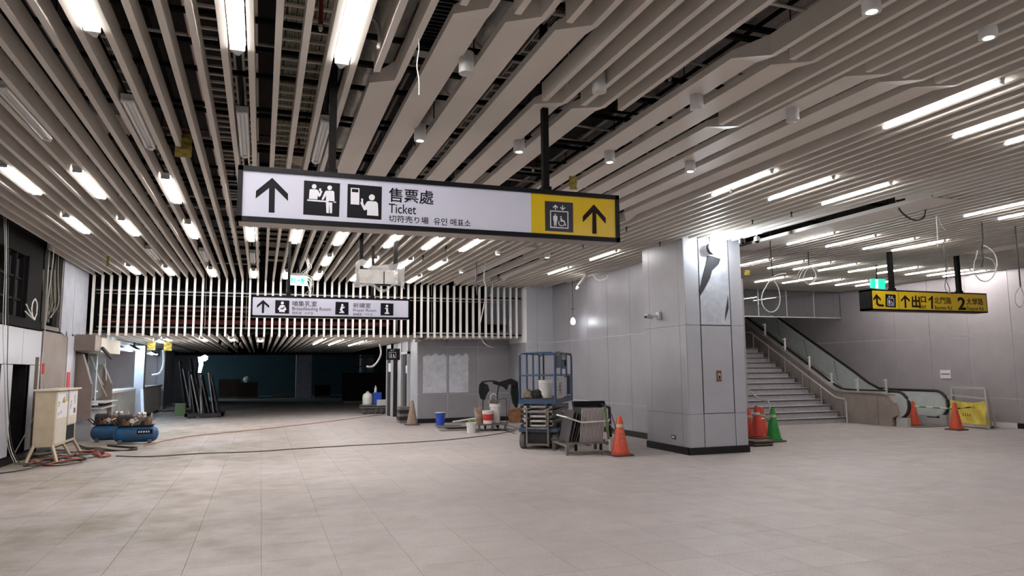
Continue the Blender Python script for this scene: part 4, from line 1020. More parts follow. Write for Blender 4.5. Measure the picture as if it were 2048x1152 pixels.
# ================================================================ PALLET OF PANELS
PA = math.radians(-6)
pb = pix(1176, 910, Z=0)
pal = rel(thing('pallet', 'low steel pallet carrying dark upright panels beside the orange cone', 'pallet', tuple(pb), rotz=PA))
for x in (-.42, .02, .44): MB().box(x, x+.05, 0, .9, .16, .20).build('runner', 'grey_metal', pal)
for y in (0, .42, .86): MB().box(-.44, .5, y, y+.05, .20, .235).build('cross_bar', 'grey_metal', pal)
for x in (-.42, .44):
    for y in (0, .86): MB().box(x, x+.05, y, y+.05, 0, .16).build('leg', 'grey_metal', pal)
MB().box(-.40, .48, .0, .05, .03, .06).build('foot_rail', 'wood', pal)
RP = Matrix.Rotation(PA, 4, 'Z')
sheet = None
for k in range(17):
    tl = math.radians(4); x = -.14+.028*k
    if sheet is None:
        sheet = rel(thing('ribbed_sheet', 'thin dark sheet with pale edge, first in the strapped row on the pallet', 'sheet', (0, 0, 0), group='upright sheets on the pallet', rotz=PA)); 
        m = MB(); T = Matrix.Rotation(math.radians(5), 4, 'Y'); m.box(0, .012, .0, .55, 0, .62, T); m.build('sheet', 'tilepanel', sheet)
        m = MB(); m.box(-.001, .013, -.012, .004, 0, .625, T); m.build('edge', 'tileedge', sheet); s_ = sheet
    else: s_ = dup(sheet, (0, 0, 0), label='thin dark sheet with pale edge, %s in the strapped row on the pallet' % num(k))
    s_.location = pb + RP @ Vector((x, .06, .237))
for k in range(5):
    m = MB(); T = Matrix.Rotation(math.radians(12+2*k), 4, 'Y'); m.box(0, .015, 0, .6, 0, .60-.03*k, T)
    o = m.build('dark_sheet', 'rubber' if k % 2 else 'tilepanel'); o.location = pb+RP @ Vector((-.36+.045*k, .05, .237)); o.rotation_euler.z = PA
    tag(o, 'leaning brown-grey sheet, %s from the left of the pallet load' % num(k), 'sheet', 'leaning sheets on the pallet')
def world(M_, o, v): return o+M_ @ Vector(v)
o = MB().tube([world(RP, pb, v) for v in ((-.44, .5, .72), (-.40, -.02, .70), (-.12, -.035, .60), (.42, -.03, .62), (.48, .1, .64), (.5, .6, .66))], .016, 5).build('strap', 'white_plastic'); tag(o, 'white strap tied round the upright panels', 'strap')
o = MB().bar(world(RP, pb, (.34, -.04, .90)), world(RP, pb, (.40, -.04, .28)), .05, .01).build('strap', 'green_strap'); tag(o, 'olive green strap down the right side of the panels', 'strap')
t = thing('hand_trolley', 'dark upright trolley frame behind the panels with rags on top', 'trolley', world(RP, pb, (.5, .3, 0)))
m = MB()
for x in (.0, .52): m.bar(world(RP, pb, (x, .72, .0)), world(RP, pb, (x, .70, .92)), .045)
m.bar(world(RP, pb, (0, .70, .90)), world(RP, pb, (.52, .70, .90)), .05); m.bar(world(RP, pb, (0, .70, .5)), world(RP, pb, (.52, .70, .5)), .03)
m.bar(world(RP, pb, (.52, .2, .85)), world(RP, pb, (.52, .7, .9)), .04); m.bar(world(RP, pb, (.54, .2, .0)), world(RP, pb, (.52, .2, .86)), .04)
m.build('frame', 'dark_metal', t)
m = MB(); m.box(-.05, .60, .64, .78, .84, .96, Matrix.Translation(pb) @ RP); m.v = [(a+R_.uniform(-.02, .02), b_, c) for a, b_, c in m.v]; m.build('rag', 'black_rag', t)
for k in range(6):
    o = MB().tube(smoothpts([world(RP, pb, (.45+R_.uniform(0, .1), .0+R_.uniform(-.1, .2), .75-.1*k)), world(RP, pb, (.6, .05+.03*k, .4)), world(RP, pb, (.5+R_.uniform(0, .2), -.05, .03)), world(RP, pb, (.2+R_.uniform(0, .3), -.08, .02))], 4), .008, 5).build('loose_cable', ['cable_dark', 'cable_red', 'cable_white'][k % 3]); tag(o, '%s loose cable hanging off the pallet end near the orange cone' % ['black', 'red', 'white', 'lower black', 'lower red', 'lower white'][k], 'cable', 'cables at the pallet end')
o = bucket(world(RP, pb, (.46, .02, .05)), .26, .05, 'white_plastic', 'narrow white bottle beside the orange cone', cat='bottle', handle=False); o.name = 'bottle'
bucket(pix(877, 851, Z=0)+Vector((.05, 0, 0)), .36, .145, 'blue_plastic', 'blue bucket on the floor before the lift core', lid='white_plastic')
bucket(pix(943, 866, Z=0), .26, .13, 'white_plastic', 'plain white bucket on the floor left of the trolley')

# ================================================================ TOOL CART with rags (by the white buckets)
c0 = pix(985, 862, Z=0)
t = thing('tool_cart', 'dark wheeled cart with tall bent handle hung with black rags', 'cart', c0)
MB().box(c0.x-.42, c0.x+.42, c0.y-.05, c0.y+.75, .15, .19).build('deck', 'grey_metal', t)
for dx in (-.36, 0, .36):
    for dy in (0, .65):
        T = Matrix.Rotation(math.pi/2, 4, 'Y'); MB().lathe([(.06, -.02), (.07, 0), (.06, .02)], (c0.x+dx, c0.y+dy, .07), 12, T).build('wheel', 'rubber', t)
        MB().bar((c0.x+dx, c0.y+dy, .07), (c0.x+dx, c0.y+dy, .15), .03).build('caster_fork', 'dark_metal', t)
def pc(x, y, Y): return pix(x, y, Y=Y)
yc = c0.y+.3
MB().tube(smoothpts([pc(994, 855, yc), pc(994, 795, yc), pc(997, 768, yc), pc(985, 762, yc), pc(964, 764, yc)]), .022, 8).tube(smoothpts([pc(997, 768, yc), pc(1010, 762, yc), pc(1033, 766, yc)]), .02, 8).tube([pc(966, 764, yc), pc(966, 845, yc)], .014, 6).tube([pc(981, 846, yc), pc(981, 800, yc), pc(1012, 797, yc), pc(1014, 846, yc)], .012, 6).build('bent_handle', 'dark_metal', t)
def rag(pts, Y, label, cat='rag'):
    m = MB(); P = [pix(x, y, Y=Y) for x, y in pts]; m.prism(P, (0, .06, 0)); o = m.build('rag', 'black_rag', loc=P[0]); tag(o, label, cat); return o
rag([(959, 770), (964, 764), (976, 770), (979, 780), (972, 792), (970, 800), (962, 798), (958, 785)], yc-.05, 'black mesh bag hanging at the left end of the cart handle', 'bag')
rag([(985, 762), (1000, 764), (1022, 757), (1034, 762), (1030, 772), (1018, 768), (1014, 780), (1008, 774), (1000, 772), (988, 768)], yc-.05, 'black rag draped over the top of the cart handle')
rag([(1024, 762), (1036, 764), (1038, 800), (1034, 818), (1026, 806), (1022, 785)], yc+.02, 'dark sack hanging close beside the scissor lift', 'sack')
bucket(Vector((c0.x-.12, c0.y+.02, .195)), .34, .145, 'white_plastic', 'white bucket with red printed band on the wheeled cart', band='red_paint')
bucket(Vector((c0.x+.15, c0.y+.22, .195)), .50, .15, 'white_plastic', 'tall white drum with brown stains on the wheeled cart')
bucket(Vector((c0.x-.25, c0.y+.38, .195)), .40, .13, 'cone_dirty', 'pinkish dirty bucket behind the red-banded one')
o = MB().box(c0.x+.02, c0.x+.26, c0.y+.25, c0.y+.5, .70, .80).build('toolbox', 'grey_metal'); tag(o, 'small grey toolbox resting on the stained drum', 'toolbox')
o = MB().tube(arc((c0.x+.13, c0.y+.3, .86), .09, 0, math.pi*2, 12), .012, 6).build('cable_coil', 'cable_white'); tag(o, 'small white coil on top of the toolbox', 'coil')
o = MB().box(c0.x-.58, c0.x-.44, c0.y+.1, c0.y+.3, 0, .30).build('paint_tin', 'green_strap'); tag(o, 'greenish square tin beside the wheeled cart', 'tin')
p = pix(1045, 850, Z=0)
o = MB().prism([pix(x, y, Y=18.1) for x, y in ((1022, 820), (1043, 816), (1046, 845), (1025, 846))], (0, .3, 0)).build('rusty_box', 'rust'); tag(o, 'rusty orange box behind the scissor lift wheels', 'box')
for k, (px, ln) in enumerate((((905, 862), .9), ((915, 858), .8), ((895, 856), .7))):
    p = pix(*px, Z=0); o = MB().box(p.x-.3, p.x-.3+ln, p.y, p.y+.28, .0+.02*k, .02+.02*k).build('flat_board', 'dark_metal' if k % 2 else 'grey_metal', loc=p); tag(o, 'flat dark board lying on the floor by the white bucket', 'board', 'boards lying by the cart')
o = MB().tube([pix(905, 844, Y=21.2), pix(968, 834, Y=21.0)], .03, 8).build('pipe', 'white_plastic'); tag(o, 'white pipe leaning low along the lift core', 'pipe')

# ================================================================ WHITE PLATFORM CART by the lift doors
c1 = pix(752, 828, Z=0)
t = thing('platform_cart', 'low four-wheel cart loaded with white jug and blue bag', 'cart', c1)
MB().box(c1.x-.52, c1.x+.5, c1.y, c1.y+.8, .22, .27).box(c1.x-.50, c1.x+.48, c1.y, c1.y+.8, .30, .34).build('deck', 'grey_metal', t)
for dx in (-.44, .0, .2, .44):
    MB().lathe([(.08, -.03), (.10, -.02), (.10, .02), (.08, .03)], (c1.x+dx, c1.y+.05, .10), 14, Matrix.Rotation(math.pi/2, 4, 'Y')).build('wheel', 'rubber', t)
    MB().bar((c1.x+dx, c1.y+.05, .1), (c1.x+dx, c1.y+.05, .23), .03).build('caster_fork', 'dark_metal', t)
o = MB().lathe([(.18, 0), (.19, .25), (.17, .36), (.10, .42), (.05, .44), (.05, .48)], (c1.x-.28, c1.y+.25, .345), 16).build('white_jug', 'white_plastic', smooth=True); tag(o, 'large white jug on the low cart', 'jug')
o = MB().box(c1.x-.08, c1.x+.22, c1.y+.15, c1.y+.45, .345, .78).build('blue_bag', 'blue_plastic'); tag(o, 'blue bag standing on the low cart', 'bag')
o = MB().lathe([(.05, 0), (.05, .16), (.02, .2), (.02, .25)], (c1.x+.02, c1.y+.3, .785), 10).build('spray_bottle', 'white_plastic'); tag(o, 'clear bottle on top of the blue bag', 'bottle')
m = MB().box(c1.x+.05, c1.x+.48, c1.y-.02, c1.y+.1, .30, .52); m.v = [(a+R_.uniform(-.03, .03), b_, c) for a, b_, c in m.v]
tag(m.build('crumpled_sheet', 'glass_film'), 'pale green crumpled sheet at the cart front', 'sheet')
for k in range(5):
    p = pix(808, 847, Z=0); x0 = p.x+R_.uniform(-.03, .03)
    o = MB().box(x0-.12, x0+.22, p.y+.1, p.y+.6, .10*k, .10*k+.085).build('folded_sack', 'dark_metal' if k % 2 else 'grey_metal'); tag(o, 'folded grey sack, %s from the floor in the stack beside the dirty cone' % num(k), 'sack', 'stack of sacks by the lift core')
# ================================================================ LEFT SIDE
t = thing('distribution_cabinet', 'cream electrical cabinet with papers on a splayed steel stand', 'cabinet', (-3.64, 15.0, 0))
MB().box(-3.80, -3.48, 15.0, 16.6, .30, 1.28).build('cabinet_body', 'cream', t)
MB().box(-3.83, -3.42, 14.97, 16.66, 1.28, 1.31).build('cabinet_lid', 'cream_light', t)
MB().box(-3.48, -3.465, 15.03, 15.82, .33, 1.26).build('door', 'cream_light', t)
MB().box(-3.48, -3.465, 15.88, 16.57, .62, 1.26).build('door', 'cream_light', t)
MB().box(-3.481, -3.470, 15.83, 15.87, .5, 1.27).build('door_gap', 'skirting', t)
MB().box(-3.481, -3.468, 15.88, 16.45, .32, .60).build('cable_opening', 'skirting', t)
MB().box(-3.464, -3.461, 15.08, 15.8, .78, 1.22).build('notice_sheet', 'paper', t)
MB().box(-3.464, -3.461, 15.95, 16.5, .78, 1.24).build('notice_sheet', 'paper', t)
MB().prism([(-3.460, 15.38, 1.05), (-3.460, 15.60, 1.05), (-3.460, 15.49, 1.17)], (.002, 0, 0)).build('warning_triangle', 'sign_yellow', t)
for k in range(5): MB().box(-3.460, -3.458, 15.62, 15.79, 1.19-.03*k, 1.20-.03*k).build('printed_line', 'print_ink', t)
for (y, z, n_) in ((15.12, 1.0, 3), (15.13, .84, 2), (15.3, .86, 2), (15.98, .92, 3), (16.02, 1.02, 2), (16.28, 1.0, 6)):
    for k in range(n_): MB().box(-3.460, -3.458, y+.012*(k % 2), y+.07+.02*(k % 3), z+.03*k, z+.014+.03*k).build('printed_line', 'print_ink', t)
MB().box(-3.461, -3.458, 16.28, 16.42, .82, .92).build('printed_block', 'print_ink', t)
for y in (15.1, 16.3): MB().tube(arc((-3.7, y, 1.33), .03, 0, math.pi, 6), .008, 5).build('lifting_eye', 'steel', t)
m = MB()
for (x, y, fx, fy) in ((-3.78, 15.02, -3.88, 14.95), (-3.50, 15.02, -3.38, 14.92), (-3.78, 16.5, -3.9, 16.7), (-3.50, 16.5, -3.38, 16.72)):
    m.bar((x, y, .32), (fx, fy, .0), .045)
m.bar((-3.38, 14.92, .02), (-3.38, 16.72, .02), .04).bar((-3.5, 15.7, .32), (-3.38, 15.9, .02), .035).bar((-3.8, 15.02, .31), (-3.48, 15.02, .31), .045).bar((-3.48, 15.02, .31), (-3.48, 16.5, .31), .045)
m.build('stand', 'cream', t)
MB().box(-3.99, -3.94, 15.6, 15.65, 0, 1.9).build('x', 'wood')
o = bpy.data.objects['x']; o.name = 'timber_post'; tag(o, 'thin upright timber behind the cream cabinet', 'post')
o = MB().tube([pix(85, 727, X=-3.98), pix(84, 748, X=-3.98)], .035, 8).build('red_cap', 'red_paint'); tag(o, 'red plastic cap on a cable above the cream cabinet', 'cap')

# ticket windows: brown angular partitions, glass, shelf
for k, (Y, poly, lab) in enumerate(((19.5, [(141, 706), (168, 708), (184.5, 768), (180, 842), (141, 842)], 'nearer brown angular side panel of the ticket window'),
                                   (21.5, [(195, 730), (208, 728), (224.5, 767), (222, 843), (197, 840)], 'farther brown angular side panel of the ticket window'))):
    P = [pix(x, y, Y=Y) for x, y in poly]
    o = MB().prism(P, (0, .06, 0)).build('partition', 'brown_board', loc=(P[0].x, Y, P[0].z)); tag(o, lab, 'partition')
    MB().prism([P[1], P[2], P[2]+Vector((-.03, 0, 0)), P[1]+Vector((-.03, 0, 0))], (0, -.006, 0)).build('edge_strip', 'steel_white', o)
t = thing('ticket_counter', 'ticket window counter with header box, glass and sloping shelf', 'counter', (-4.0, 20.4, .8))
MB().box(-4.3, -3.72, 19.2, 19.75, 2.12, 2.50).build('header_box', 'brown_board', t)
MB().box(-4.3, -3.70, 19.8, 22.3, 2.1, 2.46).build('white_header', 'cream_light', t)
MB().box(-3.95, -3.93, 19.7, 21.5, .95, 2.1).build('glass', 'glass', t)
MB().box(-4.3, -3.62, 19.7, 21.6, .72, .76).box(-4.2, -3.55, 19.8, 21.5, .86, .885).build('shelf', 'steel_white', t)
MB().box(-4.2, -3.8, 19.7, 22.2, 0, .70).build('counter_base', 'panel_light', t)
for a, b_ in (((-3.9, 19.8, 2.0), (-3.7, 20.3, 1.3)), ((-3.9, 20.0, 1.9), (-3.7, 20.8, 1.0)), ((-3.9, 21.4, 2.0), (-3.75, 20.9, 1.4))):
    MB().tube(smoothpts([a, Vector(a).lerp(Vector(b_), .5)+Vector((0, .1, -.1)), b_], 4), .008, 4).build('wire', 'cable_white', t)
MB().bar((-3.66, 19.7, 2.2), (-3.50, 20.05, 1.95), .06).build('x2', 'dark_metal'); o = bpy.data.objects['x2']; o.name = 'lamp_bracket'; tag(o, 'black bracket hanging from the ticket window header', 'bracket')

# low counters with vertical slats
for k, (y0, y1, lab) in enumerate(((22.6, 26.9, 'nearer low counter fronted with upright metal slats'), (28.0, 33.6, 'farther low counter fronted with upright metal slats'))):
    t = thing('slatted_counter', lab, 'counter', (-4.1, y0, 0))
    MB().box(-4.5, -3.92, y0, y1, 1.02, 1.08).build('worktop', 'steel_white', t)
    MB().box(-4.2, -4.0, y0, y1, 0.0, 1.02).build('counter_core', 'grey_metal', t)
    s0 = None; y = y0+.05
    while y < y1-.06:
        if s0 is None: s0 = MB().box(-4.0, -3.94, y, y+.06, .08, 1.02).build('slat', 'steel', t)
        else: o = s0.copy(); C.objects.link(o); o.location = (0, y-y0-.05, 0)
        y += .19
    MB().box(-4.02, -3.96, y0-.05, y0, 0, 1.05).build('end_post', 'steel_white', t)
# zinc steel column with brace between the counters
t = thing('steel_post', 'pale zinc steel post with slanting brace between the two slatted counters', 'post', (-3.9, 27.4, 0))
MB().box(-4.05, -3.78, 27.2, 27.6, 0, 2.5).build('post', 'panel_blue', t); MB().box(-3.78, -3.76, 27.2, 27.6, 0, 2.5).build('flange', 'steel', t)
MB().bar((-3.8, 27.2, 1.0), (-3.5, 25.6, .05), .09).build('brace', 'panel_blue', t)
# conduits on the booth back wall
for k in range(3):
    o = MB().tube(smoothpts([(-6.9, 27+.35*k, .9), (-6.9, 27+.35*k, 1.9-.1*k), (-6.9, 26.7+.35*k, 2.1-.1*k), (-6.9, 25.8, 2.1-.1*k)], 4), .04, 8).build('conduit_bend', 'strut', smooth=True); tag(o, 'dark curved conduit on the back wall of the booth', 'conduit', 'booth conduits')
o = MB().box(-6.98, -6.85, 25.3, 25.9, 1.85, 2.3).build('junction_box', 'grey_metal'); tag(o, 'grey junction box on the booth back wall', 'box')
for k, (x, y, z, s_) in enumerate(((-3.86, 22.6, 2.36, 'above the nearer slatted counter'), (-4.0, 26.4, 2.42, 'beside the zinc steel post'), (-4.1, 31.5, 2.40, 'above the farther slatted counter'))):
    t = rel(thing('tilted_floodlight', 'white-blue floodlight tilted down '+s_, 'work light', (x, y, z), rotz=-.3)); T = Matrix.Rotation(math.radians(28), 4, 'Y')
    MB().box(-.25, .18, -.15, .15, -.03, .01, T).build('lit_panel', 'led_blue', t)
    MB().box(-.26, .19, -.16, .16, .012, .03, T).bar((.0, 0, .02), (.05, 0, .16), .04).build('housing', 'dark_metal', t)
o = MB().tube(smoothpts([pix(326, 700, Y=27), pix(327, 725, Y=27), pix(320, 745, Y=27), pix(304, 750, Y=27)], 5), .035, 8).build('hose', 'white_plastic', smooth=True); tag(o, 'thick white hose curving down before the booth', 'hose')
o = MB().tube([pix(401, 714, Y=24), pix(402, 730, Y=24), pix(399, 745, Y=24)], .07, 8, r2=.04).build('plastic_bundle', 'bulb', smooth=True); tag(o, 'glowing wrapped lamp hanging in plastic over the glass racks', 'lamp')
o = MB().lathe([(.02, 0), (.09, .05), (.09, .14), (.02, .18)], pix(409, 722, Y=24), 10).build('bare_bulb', 'bulb', smooth=True); tag(o, 'small round bluish lamp beside the wrapped hanging one', 'lamp')

# compressors
def compressor(c, lab, sc_=1):
    t = thing('air_compressor', lab, 'compressor', c); x, y, z = c
    T = Matrix.Rotation(math.pi/2, 4, 'Y')
    MB().lathe([(.05, -.46), (.13, -.43), (.18, -.36), (.185, -.2), (.185, .2), (.18, .36), (.13, .43), (.05, .46)], (x, y, z+.21), 22, T).build('tank', 'tank_blue', t, smooth=True)
    MB().box(x-.40, x+.36, y-.12, y+.12, z+0.395, z+0.430).build('top_plate', 'dark_metal', t)
    MB().lathe([(.09, -.16), (.11, -.14), (.11, .14), (.09, .16)], (x-.22, y, z+0.540), 14, T).build('motor', 'dark_metal', t, smooth=True)
    MB().box(x+.02, x+.20, y-.1, y+.1, z+0.430, z+0.570).build('crankcase', 'grey_metal', t)
    for dx in (.04, .14): 
        MB().lathe([(.05, 0), (.055, .03), (.045, .04), (.055, .06), (.045, .07), (.055, .09), (.045, .12)], (x+dx, y, z+0.570), 12).build('cylinder_head', 'steel', t)
    MB().lathe([(.12, -.015), (.13, 0), (.12, .015)], (x+.30, y+.02, z+0.550), 16, T).build('flywheel', 'grey_metal', t)
    MB().lathe([(.05, -.03), (.05, .03)], (x-.08, y-.1, z+0.510), 12, Matrix.Rotation(math.pi/2, 4, 'X')).build('air_filter', 'cable_white', t)
    MB().tube(arc((x-.02, y-.11, z+0.490), .12, 0, math.pi, 8), .010, 5).build('copper_pipe', 'rust', t)
    for k in range(5): MB().tube(smoothpts([(x-.4+.16*k, y-.12, z+0.410), (x-.34+.16*k, y-.17, z+0.490), (x-.25+.16*k, y-.10, z+0.540)], 4), .012, 5).build('hose', ['cable_dark', 'cable_red', 'cable_white'][k % 3], t)
    MB().tube([(x-.38, y-.15, z+0.410), (x-.50, y-.15, z+0.530), (x-.50, y+.15, z+0.530), (x-.38, y+.15, z+0.410)], .013, 6).build('handle', 'dark_metal', t)
    for dx in (-.30, .30):
        MB().lathe([(.03, -.02), (.05, -.015), (.05, .015), (.03, .02)], (x+dx, y-.15, z+.05), 14, Matrix.Rotation(math.pi/2, 4, 'X')).build('wheel', 'rubber', t)
        MB().bar((x+dx, y-.12, z+.10), (x+dx, y-.15, z+.05), .05, .03).build('foot', 'dark_metal', t)
    for k in range(9):
        a_ = x-.34+.075*k; MB().box(a_, a_+R_.uniform(.05, .09), y-.13, y-.02, z+.42, z+R_.uniform(.48, .60)).build('engine_part', ['dark_metal', 'rust', 'grey_metal'][k % 3], t)
    return t
cA = pix(269, 888, Z=0); cB = pix(222, 886, Z=0)+Vector((-.05, .45, 0))
t = compressor((cA.x, cA.y+.15, 0), 'blue tank air compressor in front, black nameplate facing out')
MB().box(cA.x+.04, cA.x+.36, cA.y-.045, cA.y-.035, .22, .32).build('nameplate', 'sign_black', t)
lettering('WELLUX', 'pict_white', t, (cA.x-.10, cA.y-.047, .345), (1, 0, 0), (0, 0, 1), width=.28, height=.05) if False else None
for k in range(5): MB().box(cA.x+.07+.05*k, cA.x+.10+.05*k, cA.y-.048, cA.y-.045, .25, .29).build('nameplate_mark', 'pict_white', t)
compressor((cB.x, cB.y, 0), 'blue tank air compressor partly behind the other one')
for k, dx in enumerate((0, .13)):
    p = pix(191+k*9, 886-3*k, Z=0); o = MB().lathe([(.06, 0), (.06, .42), (.04, .5), (.02, .56)], p+Vector((-.12, .9, 0)), 12).build('fire_extinguisher', 'red_paint', smooth=True); tag(o, 'red cylinder standing behind the compressors, %s' % ('nearer the wall' if k == 0 else 'nearer the tanks'), 'extinguisher')

# glass racks (A-frames with leaning panels)
def rack(px, wd, dp, hs, lab, mt):
    c = pix(*px, Z=0); t = thing('panel_rack', lab, 'rack', c)
    MB().box(c.x-wd/2, c.x+wd/2, c.y, c.y+.1, .05, .16).box(c.x-wd/2, c.x+wd/2, c.y+dp, c.y+dp+.1, .05, .16).box(c.x-wd/2, c.x-wd/2+.08, c.y, c.y+dp, .05, .16).box(c.x+wd/2-.08, c.x+wd/2, c.y, c.y+dp, .05, .16).box(c.x-wd/2+.2, c.x-wd/2+.3, c.y, c.y+dp, 0, .05).box(c.x+wd/2-.3, c.x+wd/2-.2, c.y, c.y+dp, 0, .05).build('base_frame', 'dark_metal', t)
    MB().bar((c.x-.1, c.y+.1, .1), (c.x-.18, c.y+.2, 1.5), .06).bar((c.x-.1, c.y+dp, .1), (c.x-.18, c.y+dp-.1, 1.5), .06).bar((c.x-.18, c.y+.2, 1.48), (c.x-.18, c.y+dp-.1, 1.48), .06).build('a_frame', 'grey_metal', t)
    for k, h in enumerate(hs):
        a = math.radians(-9 if k % 2 == 0 else -13); T = Matrix.Translation((c.x-wd*.28+wd*.75*k/len(hs), c.y+.08, .17)) @ Matrix.Rotation(a, 4, 'Y')
        o = MB().box(0, .035, 0, dp-.2, 0, h, T).build('leaning_sheet', mt[k % len(mt)]); tag(o, 'tall sheet leaning in the '+('front' if px[0] > 400 else 'back')+' rack beyond the booths, %s across' % num(k), 'sheet', 'sheets leaning in the '+('front' if px[0] > 400 else 'back')+' rack')
rack((408, 836), 1.25, 1.3, (1.45, 1.38, 1.5, 1.3, 1.42, 1.25), 'black base rack of leaning panels, nearest on the dark floor', ['tilepanel', 'grey_metal', 'sign_grey_ink'])
rack((385, 824), 1.1, 1.2, (1.9, 1.6, 2.0, 1.5), 'dark rack with taller panels behind the front rack', ['sign_grey_ink', 'panel', 'tilepanel'])
o = MB().box(-2.95, -2.6, 29.2, 29.5, 0, .45).build('yellow_crate', 'green_strap'); tag(o, 'dull yellow box on the floor by the racks', 'box')
m = MB()
for k in range(10): m.bar((-3.8+R_.uniform(0, 1.1), 31+R_.uniform(0, 2), .03+.02*k), (-3.2+R_.uniform(0, 1), 31.5+R_.uniform(0, 2), .03+.02*k), .05)
tag(m.build('offcut_pile', 'grey_metal', loc=(-3.3, 32, 0)), 'low pile of metal offcuts beyond the farther counter', 'offcuts', kind='stuff')

# far dark end
def fbox(px, wd, h, dp, m_, name, lab, cat, grp=None):
    c = pix(*px, Z=0); t = thing(name, lab, cat, c, grp); 
    MB().box(c.x-wd/2, c.x+wd/2, c.y, c.y+dp, .12, h).build('load', m_, t)
    MB().box(c.x-wd/2-.05, c.x+wd/2+.05, c.y-.02, c.y+dp, 0, .12).build('pallet_base', 'wood', t); return t
fbox((458, 797), 1.2, 1.15, 1, 'box_brown', 'pallet_load', 'brown boxed load on pallet at the dark end, left of the white bag', 'pallet load')
fbox((495, 797), 1.1, .95, 1, 'box_brown', 'pallet_load', 'brown boxed load under a pale bag at the dark end', 'pallet load')
c = pix(495, 797, Z=0); o = MB().lathe([(.2, 0), (.32, .15), (.25, .30), (.08, .38)], (c.x, c.y+.5, .952), 12).build('pale_bag', 'white_plastic', smooth=True); tag(o, 'pale bag lying on the brown load at the dark end', 'bag')
fbox((645, 796), .9, .75, 1, 'far_dark', 'pallet_load', 'low dark crate right of the far pillar', 'pallet load')
fbox((735, 806), 2.2, 1.5, 1.5, 'far_dark', 'pallet_load', 'large dark covered stack left of the lift doors', 'pallet load')
c = pix(735, 806, Z=0)
t = thing('railed_platform', 'dark railed platform machine above the covered stack', 'platform', (c.x+.3, c.y+2.4, 0))
m = MB()
for dx in (-.6, 0, .6):
    for dy in (0, .8): m.bar((c.x+.2+dx, c.y+2+dy, 1.3), (c.x+.2+dx, c.y+2+dy, 2.3), .05)
for z in (1.8, 2.3): m.bar((c.x-.4, c.y+2, z), (c.x+.8, c.y+2, z), .05).bar((c.x-.4, c.y+2.8, z), (c.x+.8, c.y+2.8, z), .05)
m.box(c.x-.45, c.x+.85, c.y+1.9, c.y+2.9, 0, 1.3); m.build('railing_frame', 'dark_metal', t)
for k in range(8):
    p = pix(580, 794, Z=0); o = MB().box(p.x-1.1+.1*(k % 3), p.x+.9+.1*(k % 3), p.y+.2*(k % 2), p.y+.18+.2*(k % 2), .07*(k//2), .06+.07*(k//2)).build('timber_plank', 'grey_metal'); tag(o, 'pale plank at the dark end, %s in the low stack' % num(k), 'plank', 'planks at the dark end')
for k, (a, b_) in enumerate((((690, 788), (694, 772)), ((706, 788), (706, 755)), ((712, 788), (713, 757)))):
    o = MB().tube([pix(a[0], 796, Z=0), pix(*b_, Y=pix(a[0], 796, Z=0).y+.3)], .03, 6).build('leaning_pole', 'grey_metal'); tag(o, 'pole leaning upright at the dark end', 'pole', 'poles at the dark end')
# low-ceiling lamps
for k, (x, y, ln, lab) in enumerate(((1.5, 21.6, 4.2, 'first'), (2.2, 22.3, 4.8, 'second'), (3.0, 23.0, 5.0, 'third'))):
    for q in range(3):
        t = dup(ps, (gapx(round((x-SX0)/SP)), y+q*1.5, ZL-.012), label='glowing strip lamp under the low ceiling, %s run from the ticket side, %s piece' % (lab, ORD[q]), group='strip lamps under the low ceiling')
for k, (g, y) in enumerate(((-6, 22.0), (-1, 22.0), (3, 21.8), (7, 22.4), (-8, 23.5))):
    t = dup(protoL, (gapx(g), y, ZL-.012), label='glowing twin-tube batten under the low ceiling, %s from the booths' % ORD[[1, 2, 3, 4, 0][k]], group='twin tube battens under the low ceiling')
# light falling across the far floor from a side opening
L = bpy.data.lights.new('far_side_light', 'AREA'); L.energy = 130; L.color = (.55, .85, 1); L.shape = 'RECTANGLE'; L.size = 4; L.size_y = 1.5
o = bpy.data.objects.new('far_side_light', L); C.objects.link(o); o.location = (-7.6, 46.5, 1.9); o.rotation_euler = (0, math.radians(-65), 0)

# ================================================================ CAMERAS, WORK LIGHTS, LOOSE CABLES
t = rel(thing('security_camera', 'white bullet security camera on the near column face', 'camera', tuple(pix(1319, 631, X=CX0)), rotz=0))
MB().box(-.05, 0, -.06, .06, -.07, .07).build('mount', 'camera_white', t)
T = Matrix.Rotation(math.radians(62), 4, 'Z') @ Matrix.Rotation(math.radians(6), 4, 'X')
MB().tube([(-.03, 0, 0), (-.12, .03, -.02)], .02, 8).build('arm', 'camera_white', t)
MB().lathe([(.035, -.10), (.042, -.09), (.042, .12), (.03, .13)], (-.20, .06, -.02), 14, Matrix.Rotation(math.radians(-62), 4, 'Z') @ Matrix.Rotation(math.radians(85), 4, 'X')).build('barrel', 'camera_white', t, smooth=True)
MB().lathe([(.028, 0), (.028, .02)], (-.31, .0, -.035), 12, Matrix.Rotation(math.radians(-62), 4, 'Z') @ Matrix.Rotation(math.radians(85), 4, 'X')).build('lens', 'sign_black', t)
for k, (px, lab) in enumerate((((1514, 480), 'white dome security camera hung right of the column top'), ((1484, 484), 'small black camera hard by the column top'))):
    p = pix(*px, Y=10.9); t = thing('dome_camera', lab, 'camera', p)
    MB().tube([p+Vector((0, 0, .0)), (p.x, p.y, ZC+.25)], .012, 6).build('rod', 'camera_white', t)
    MB().lathe([(.055, -.02), (.06, .0), (.055, .05), (.03, .07)], p, 14).build('housing', 'camera_white' if k == 0 else 'dark_metal', t, smooth=True)
    MB().lathe([(.01, -.06), (.035, -.045), (.048, -.02)], p, 14).build('dome', 'sign_black', t, smooth=True)
p = pix(1427, 496, Y=11.33)
t = rel(thing('work_floodlight', 'dazzling white floodlight high on the column front', 'work light', tuple(p+Vector((0, .02, 0))), rotz=math.radians(12)))
